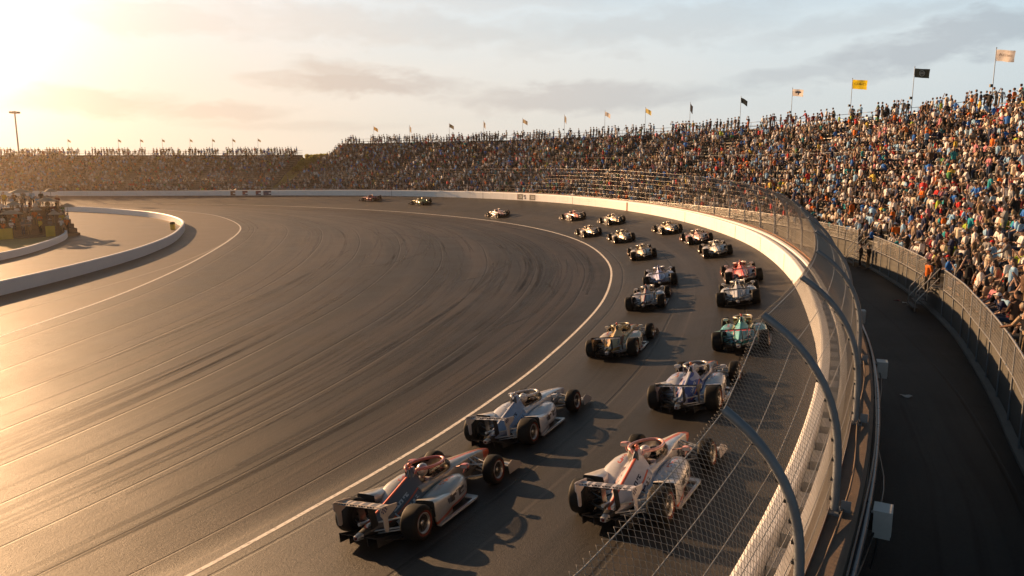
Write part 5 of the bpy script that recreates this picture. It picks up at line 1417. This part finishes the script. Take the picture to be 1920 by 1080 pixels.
def shade(x, y, z, w, label, tilt):
    t = tag(empty('sun_shade', tuple(TM @ Vector((x, y, z))), BR), label, 'parasol', 'parasols over the infield terrace')
    m = MB(); m.tube([(0, 0, 0), (.0, 0, 2.15)], .025, 6); m.build('pole', M['galv'], t)
    m = MB(); n = 10
    m.lathe([(2.35, 0), (2.22, w * .35), (2.0, w * .8), (1.90, w), (1.89, w * .98), (2.19, w * .33), (2.31, 0)], n, axis='z', smooth=False); m.build('canopy', M['canvas'], t)
for a_ in ((-1.2, -1.8, .75, 1.15, 'wide cream parasol low on the near side of the terrace', .1), (-3.4, 2.6, 1.9, 1.25, 'wide cream parasol near the middle of the terrace, behind the low ones', 0), (-4.6, .4, 2.9, 1.2, 'wide cream parasol highest on the infield terrace', .05), (-2.7, 4.4, 1.2, .9, 'small cream parasol at the far end of the terrace', .05), (-1.9, .9, 1.0, .6, 'tiny cream parasol just in front of the middle ones', 0), (-.9, 2.3, .5, .65, 'tiny cream parasol low at the terrace front, far half', 0), (-3.0, -.9, 1.6, .8, 'small cream parasol halfway up the terrace, near half', 0), (-.8, -3.9, .5, .7, 'small cream parasol at the nearest corner of the terrace', 0), (-4.4, -2.6, 2.7, .85, 'small cream parasol high on the near half of the terrace', 0), (-4.9, 3.6, 2.9, .7, 'tiny cream parasol high at the far end of the terrace', 0)): shade(*a_)
for i, (x, y, lb_) in enumerate(((-.2, -2.9, 'yellow banner cloth hung on the terrace front beside the wall'), (-.2, 1.4, 'smaller yellow banner cloth in the middle of the terrace front'))):
    m = MB(); w = 1.3 - i * .35
    g = [[(0.06 + .04 * math.sin(a_ * 9), (a_ - .5) * w, .02 + b_ * 1.15) for b_ in (0, .5, 1)] for a_ in np.linspace(0, 1, 9)]
    m.loft(g, 0, caps=False, closed=False); q = [[(px_ - .012, py_, pz_) for px_, py_, pz_ in row] for row in g]; m.loft(q, 0, caps=False, closed=False)
    o = m.build('banner_cloth', M['yellow_cloth'], None); o.location = TM @ Vector((x + .2, y, .02)); o.rotation_euler.z = BR; tag(o, lb_, 'banner')
# litter on the service road
for i, (u, D, lb_) in enumerate(((60.0, -1.3, 'crumpled reddish paper scrap on the service road'), (59.4, -1.05, 'white paper scrap beside the reddish one on the service road'), (43.5, -2.6, 'pale paper sheet flat on the dark service road'))):
    p = ST1.pt(u, D, ZROAD + .006); m = MB(); g = [[(a_ * .32 - .16, b_ * .22 - .11, .02 + .025 * math.sin(a_ * 5 + b_ * 3)) for b_ in np.linspace(0, 1, 4)] for a_ in np.linspace(0, 1, 6)]
    m.loft(g, 0, caps=False, closed=False); o = m.build('paper_scrap', M['banner_red'] if i == 0 else M['paper']); o.location = p; o.rotation_euler.z = i * 1.1; tag(o, lb_, 'litter')

# ------------------------------------------------------------------ light, sky, air, camera
SUN_AZ, SUN_EL = R(-46), R(14)        # azimuth from +Y towards +X
sd = Vector((math.sin(SUN_AZ) * math.cos(SUN_EL), math.cos(SUN_AZ) * math.cos(SUN_EL), math.sin(SUN_EL)))
L = bpy.data.lights.new('sun', 'SUN'); L.energy = 5.0; L.angle = R(.55); L.color = (1., .585, .285)
lo = bpy.data.objects.new('sun', L); COL.objects.link(lo); lo.rotation_euler = (-sd).to_track_quat('-Z', 'Y').to_euler(); lo.location = (-60, 60, 60)
W = bpy.data.worlds.new('World'); SC.world = W; W.use_nodes = True
nt = W.node_tree; bg = nt.nodes['Background']
sky = N(nt, 'ShaderNodeTexSky'); sky.sky_type = 'NISHITA'; sky.sun_disc = False; sky.sun_elevation = SUN_EL; sky.sun_rotation = SUN_AZ
sky.altitude = 100; sky.air_density = 1.2; sky.dust_density = 1.2; sky.ozone_density = 1.5
tc = N(nt, 'ShaderNodeTexCoord').outputs['Generated']
sx = N(nt, 'ShaderNodeSeparateXYZ'); nt.links.new(tc, sx.inputs[0])
zz = math_(nt, 'MAXIMUM', sx.outputs[2], 0.0)
den = math_(nt, 'ADD', zz, .13)
cv = N(nt, 'ShaderNodeCombineXYZ')
nt.links.new(math_(nt, 'DIVIDE', sx.outputs[0], den), cv.inputs[0]); nt.links.new(math_(nt, 'DIVIDE', sx.outputs[1], den), cv.inputs[1])
dot = N(nt, 'ShaderNodeVectorMath', operation='DOT_PRODUCT'); nt.links.new(tc, dot.inputs[0]); dot.inputs[1].default_value = sd
cosg = dot.outputs['Value']; half = math_(nt, 'MULTIPLY_ADD', cosg, .5, .5)
near_sun = ramp(nt, half, [(.52, 0.), (.74, .16), (.88, .48), (.96, .82), (1., 1.)])
veil_n = noise(nt, mapping(nt, cv.outputs[0], (.28, .62, 1), (2.3, .7, 0), (0, 0, R(18))), 1., 7, .6, .4)
# high thin cloud: cream towards the sun, cool pale grey away from it; peach where the air is thick near the horizon
veil_c = mixcol(nt, near_sun, (5.6, 6.8, 7.5), (9.0, 8.6, 8.3))
low = ramp(nt, zz, [(0., 1.), (.10, .7), (.22, .2), (.4, 0.)])
peach = mixcol(nt, near_sun, (5.7, 5.8, 5.6), (8.8, 6.4, 3.9))
blue = mixcol(nt, .8, sky.outputs[0], (4.7, 6.7, 8.2))
col = mixcol(nt, math_(nt, 'MULTIPLY_ADD', ramp(nt, veil_n, [(.34, .0), (.60, 1.)]), .60, .28), blue, veil_c)
col = mixcol(nt, math_(nt, 'MULTIPLY', low, .8), col, peach)
# separate flat clouds, each an oval in azimuth and elevation with a ragged edge
az = math_(nt, 'ARCTAN2', sx.outputs[0], sx.outputs[1]); el = math_(nt, 'ARCSINE', sx.outputs[2])
ae = N(nt, 'ShaderNodeCombineXYZ'); nt.links.new(az, ae.inputs[0]); nt.links.new(el, ae.inputs[1])
wz = noise(nt, mapping(nt, ae.outputs[0], (9, 26, 1)), 1., 6, .62, .4); wy = noise(nt, mapping(nt, ae.outputs[0], (14, 34, 1), (3, 8, 0)), 1., 6, .6, .2)
CL = [(690, 163, 170, 17, .75, 0), (640, 138, 75, 15, .6, -.05), (520, 148, 60, 8, .4, .1), (190, 198, 150, 22, .62, 0), (420, 214, 150, 13, .5, .02), (560, 238, 170, 7, .3, 0), (1080, 190, 220, 20, .62, .02), (1290, 180, 120, 10, .3, 0), (1740, 92, 230, 30, .75, .16), (1480, 146, 120, 13, .5, .1), (1880, 48, 150, 18, .55, .05), (760, 66, 300, 26, .30, -.05), (330, 52, 190, 22, .28, 0), (1230, 60, 260, 30, .34, .08), (1560, 60, 200, 16, .35, .12), (950, 20, 220, 14, .25, 0), (-260, 150, 200, 30, .5, 0), (2200, 120, 220, 30, .6, .1)]
tot = None
for px_, py_, hw, hh, dn_, tl in CL:
    f_ = math.hypot(FPX, px_ - 960); a0 = math.atan2(px_ - 960, FPX); e0 = math.atan2(312 - py_, f_)
    sa, se = hw * 1.25 / FPX * math.cos(a0) ** 2, hh * 1.35 / f_
    da = math_(nt, 'SUBTRACT', az, a0); de = math_(nt, 'SUBTRACT', math_(nt, 'SUBTRACT', el, e0), math_(nt, 'MULTIPLY', da, tl))
    da = math_(nt, 'MULTIPLY_ADD', math_(nt, 'SUBTRACT', wz, .5), 1.5, math_(nt, 'DIVIDE', da, sa)); de = math_(nt, 'MULTIPLY_ADD', math_(nt, 'SUBTRACT', wy, .5), 3.0, math_(nt, 'DIVIDE', de, se))
    q_ = math_(nt, 'SQRT', math_(nt, 'ADD', math_(nt, 'MULTIPLY', da, da), math_(nt, 'MULTIPLY', de, de)))
    q_ = math_(nt, 'MULTIPLY', math_(nt, 'SMOOTH_MIN', 1., math_(nt, 'MAXIMUM', math_(nt, 'MULTIPLY', math_(nt, 'SUBTRACT', 1.15, q_), 1.5), 0.), .1), dn_)
    tot = q_ if tot is None else math_(nt, 'MAXIMUM', tot, q_)
strk_c = mixcol(nt, near_sun, (3.7, 4.3, 4.8), (6.8, 5.0, 3.6))
col = mixcol(nt, tot, col, strk_c)
# forward-scattered glow round the sun
gl = math_(nt, 'POWER', math_(nt, 'MAXIMUM', cosg, 0.), 20.)
add = N(nt, 'ShaderNodeMix', data_type='RGBA', blend_type='ADD'); add.inputs[0].default_value = 1.
core = math_(nt, 'MULTIPLY', math_(nt, 'POWER', math_(nt, 'MAXIMUM', cosg, 0.), 55.), 1.)
gc = mixcol(nt, core, mixcol(nt, gl, (0, 0, 0), (1.5, .9, .5)), (21, 20, 18.3)); nt.links.new(col, add.inputs[6]); nt.links.new(gc, add.inputs[7])
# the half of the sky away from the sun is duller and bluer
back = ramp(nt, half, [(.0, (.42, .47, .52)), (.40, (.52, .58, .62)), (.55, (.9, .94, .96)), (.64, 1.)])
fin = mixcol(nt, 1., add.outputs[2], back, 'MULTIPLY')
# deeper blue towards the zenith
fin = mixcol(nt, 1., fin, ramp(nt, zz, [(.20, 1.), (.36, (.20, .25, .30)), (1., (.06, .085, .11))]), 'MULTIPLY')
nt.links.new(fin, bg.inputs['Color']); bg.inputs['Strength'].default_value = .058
# air
HZ = MB(); HZ.box((-130, 130, 12.6), (420, 340, 28.2))
hm = bpy.data.materials.new('haze_air'); hm.use_nodes = True; hn = hm.node_tree
for n_ in list(hn.nodes):
    if n_.type == 'BSDF_PRINCIPLED': hn.nodes.remove(n_)
pv = hn.nodes.new('ShaderNodeVolumePrincipled'); pv.inputs['Color'].default_value = (1., .82, .62, 1); pv.inputs['Density'].default_value = .00019; pv.inputs['Anisotropy'].default_value = .82
hn.links.new(pv.outputs[0], [n_ for n_ in hn.nodes if n_.type == 'OUTPUT_MATERIAL'][0].inputs['Volume'])
if HAZE:
    ho = HZ.build('haze', hm); tag(ho, kind='stuff')
cam = bpy.data.cameras.new('camera'); co_ = bpy.data.objects.new('camera', cam); COL.objects.link(co_)
cam.sensor_width = 36; cam.lens = FPX / 1920 * 36; cam.clip_start = .1; cam.clip_end = 9000
co_.location = tuple(CAM); co_.rotation_euler = (R(90) - PITCH, 0, 0); SC.camera = co_
SC.view_settings.view_transform = 'Standard'; SC.view_settings.look = 'None'; SC.view_settings.gamma = 1; SC.view_settings.use_curve_mapping = False
SC.view_settings.exposure = 1.05
SC.cycles.max_bounces = 6; SC.cycles.transparent_max_bounces = 12; SC.cycles.volume_bounces = 0
SC.cycles.use_denoising = True; SC.cycles.caustics_reflective = False; SC.cycles.caustics_refractive = False
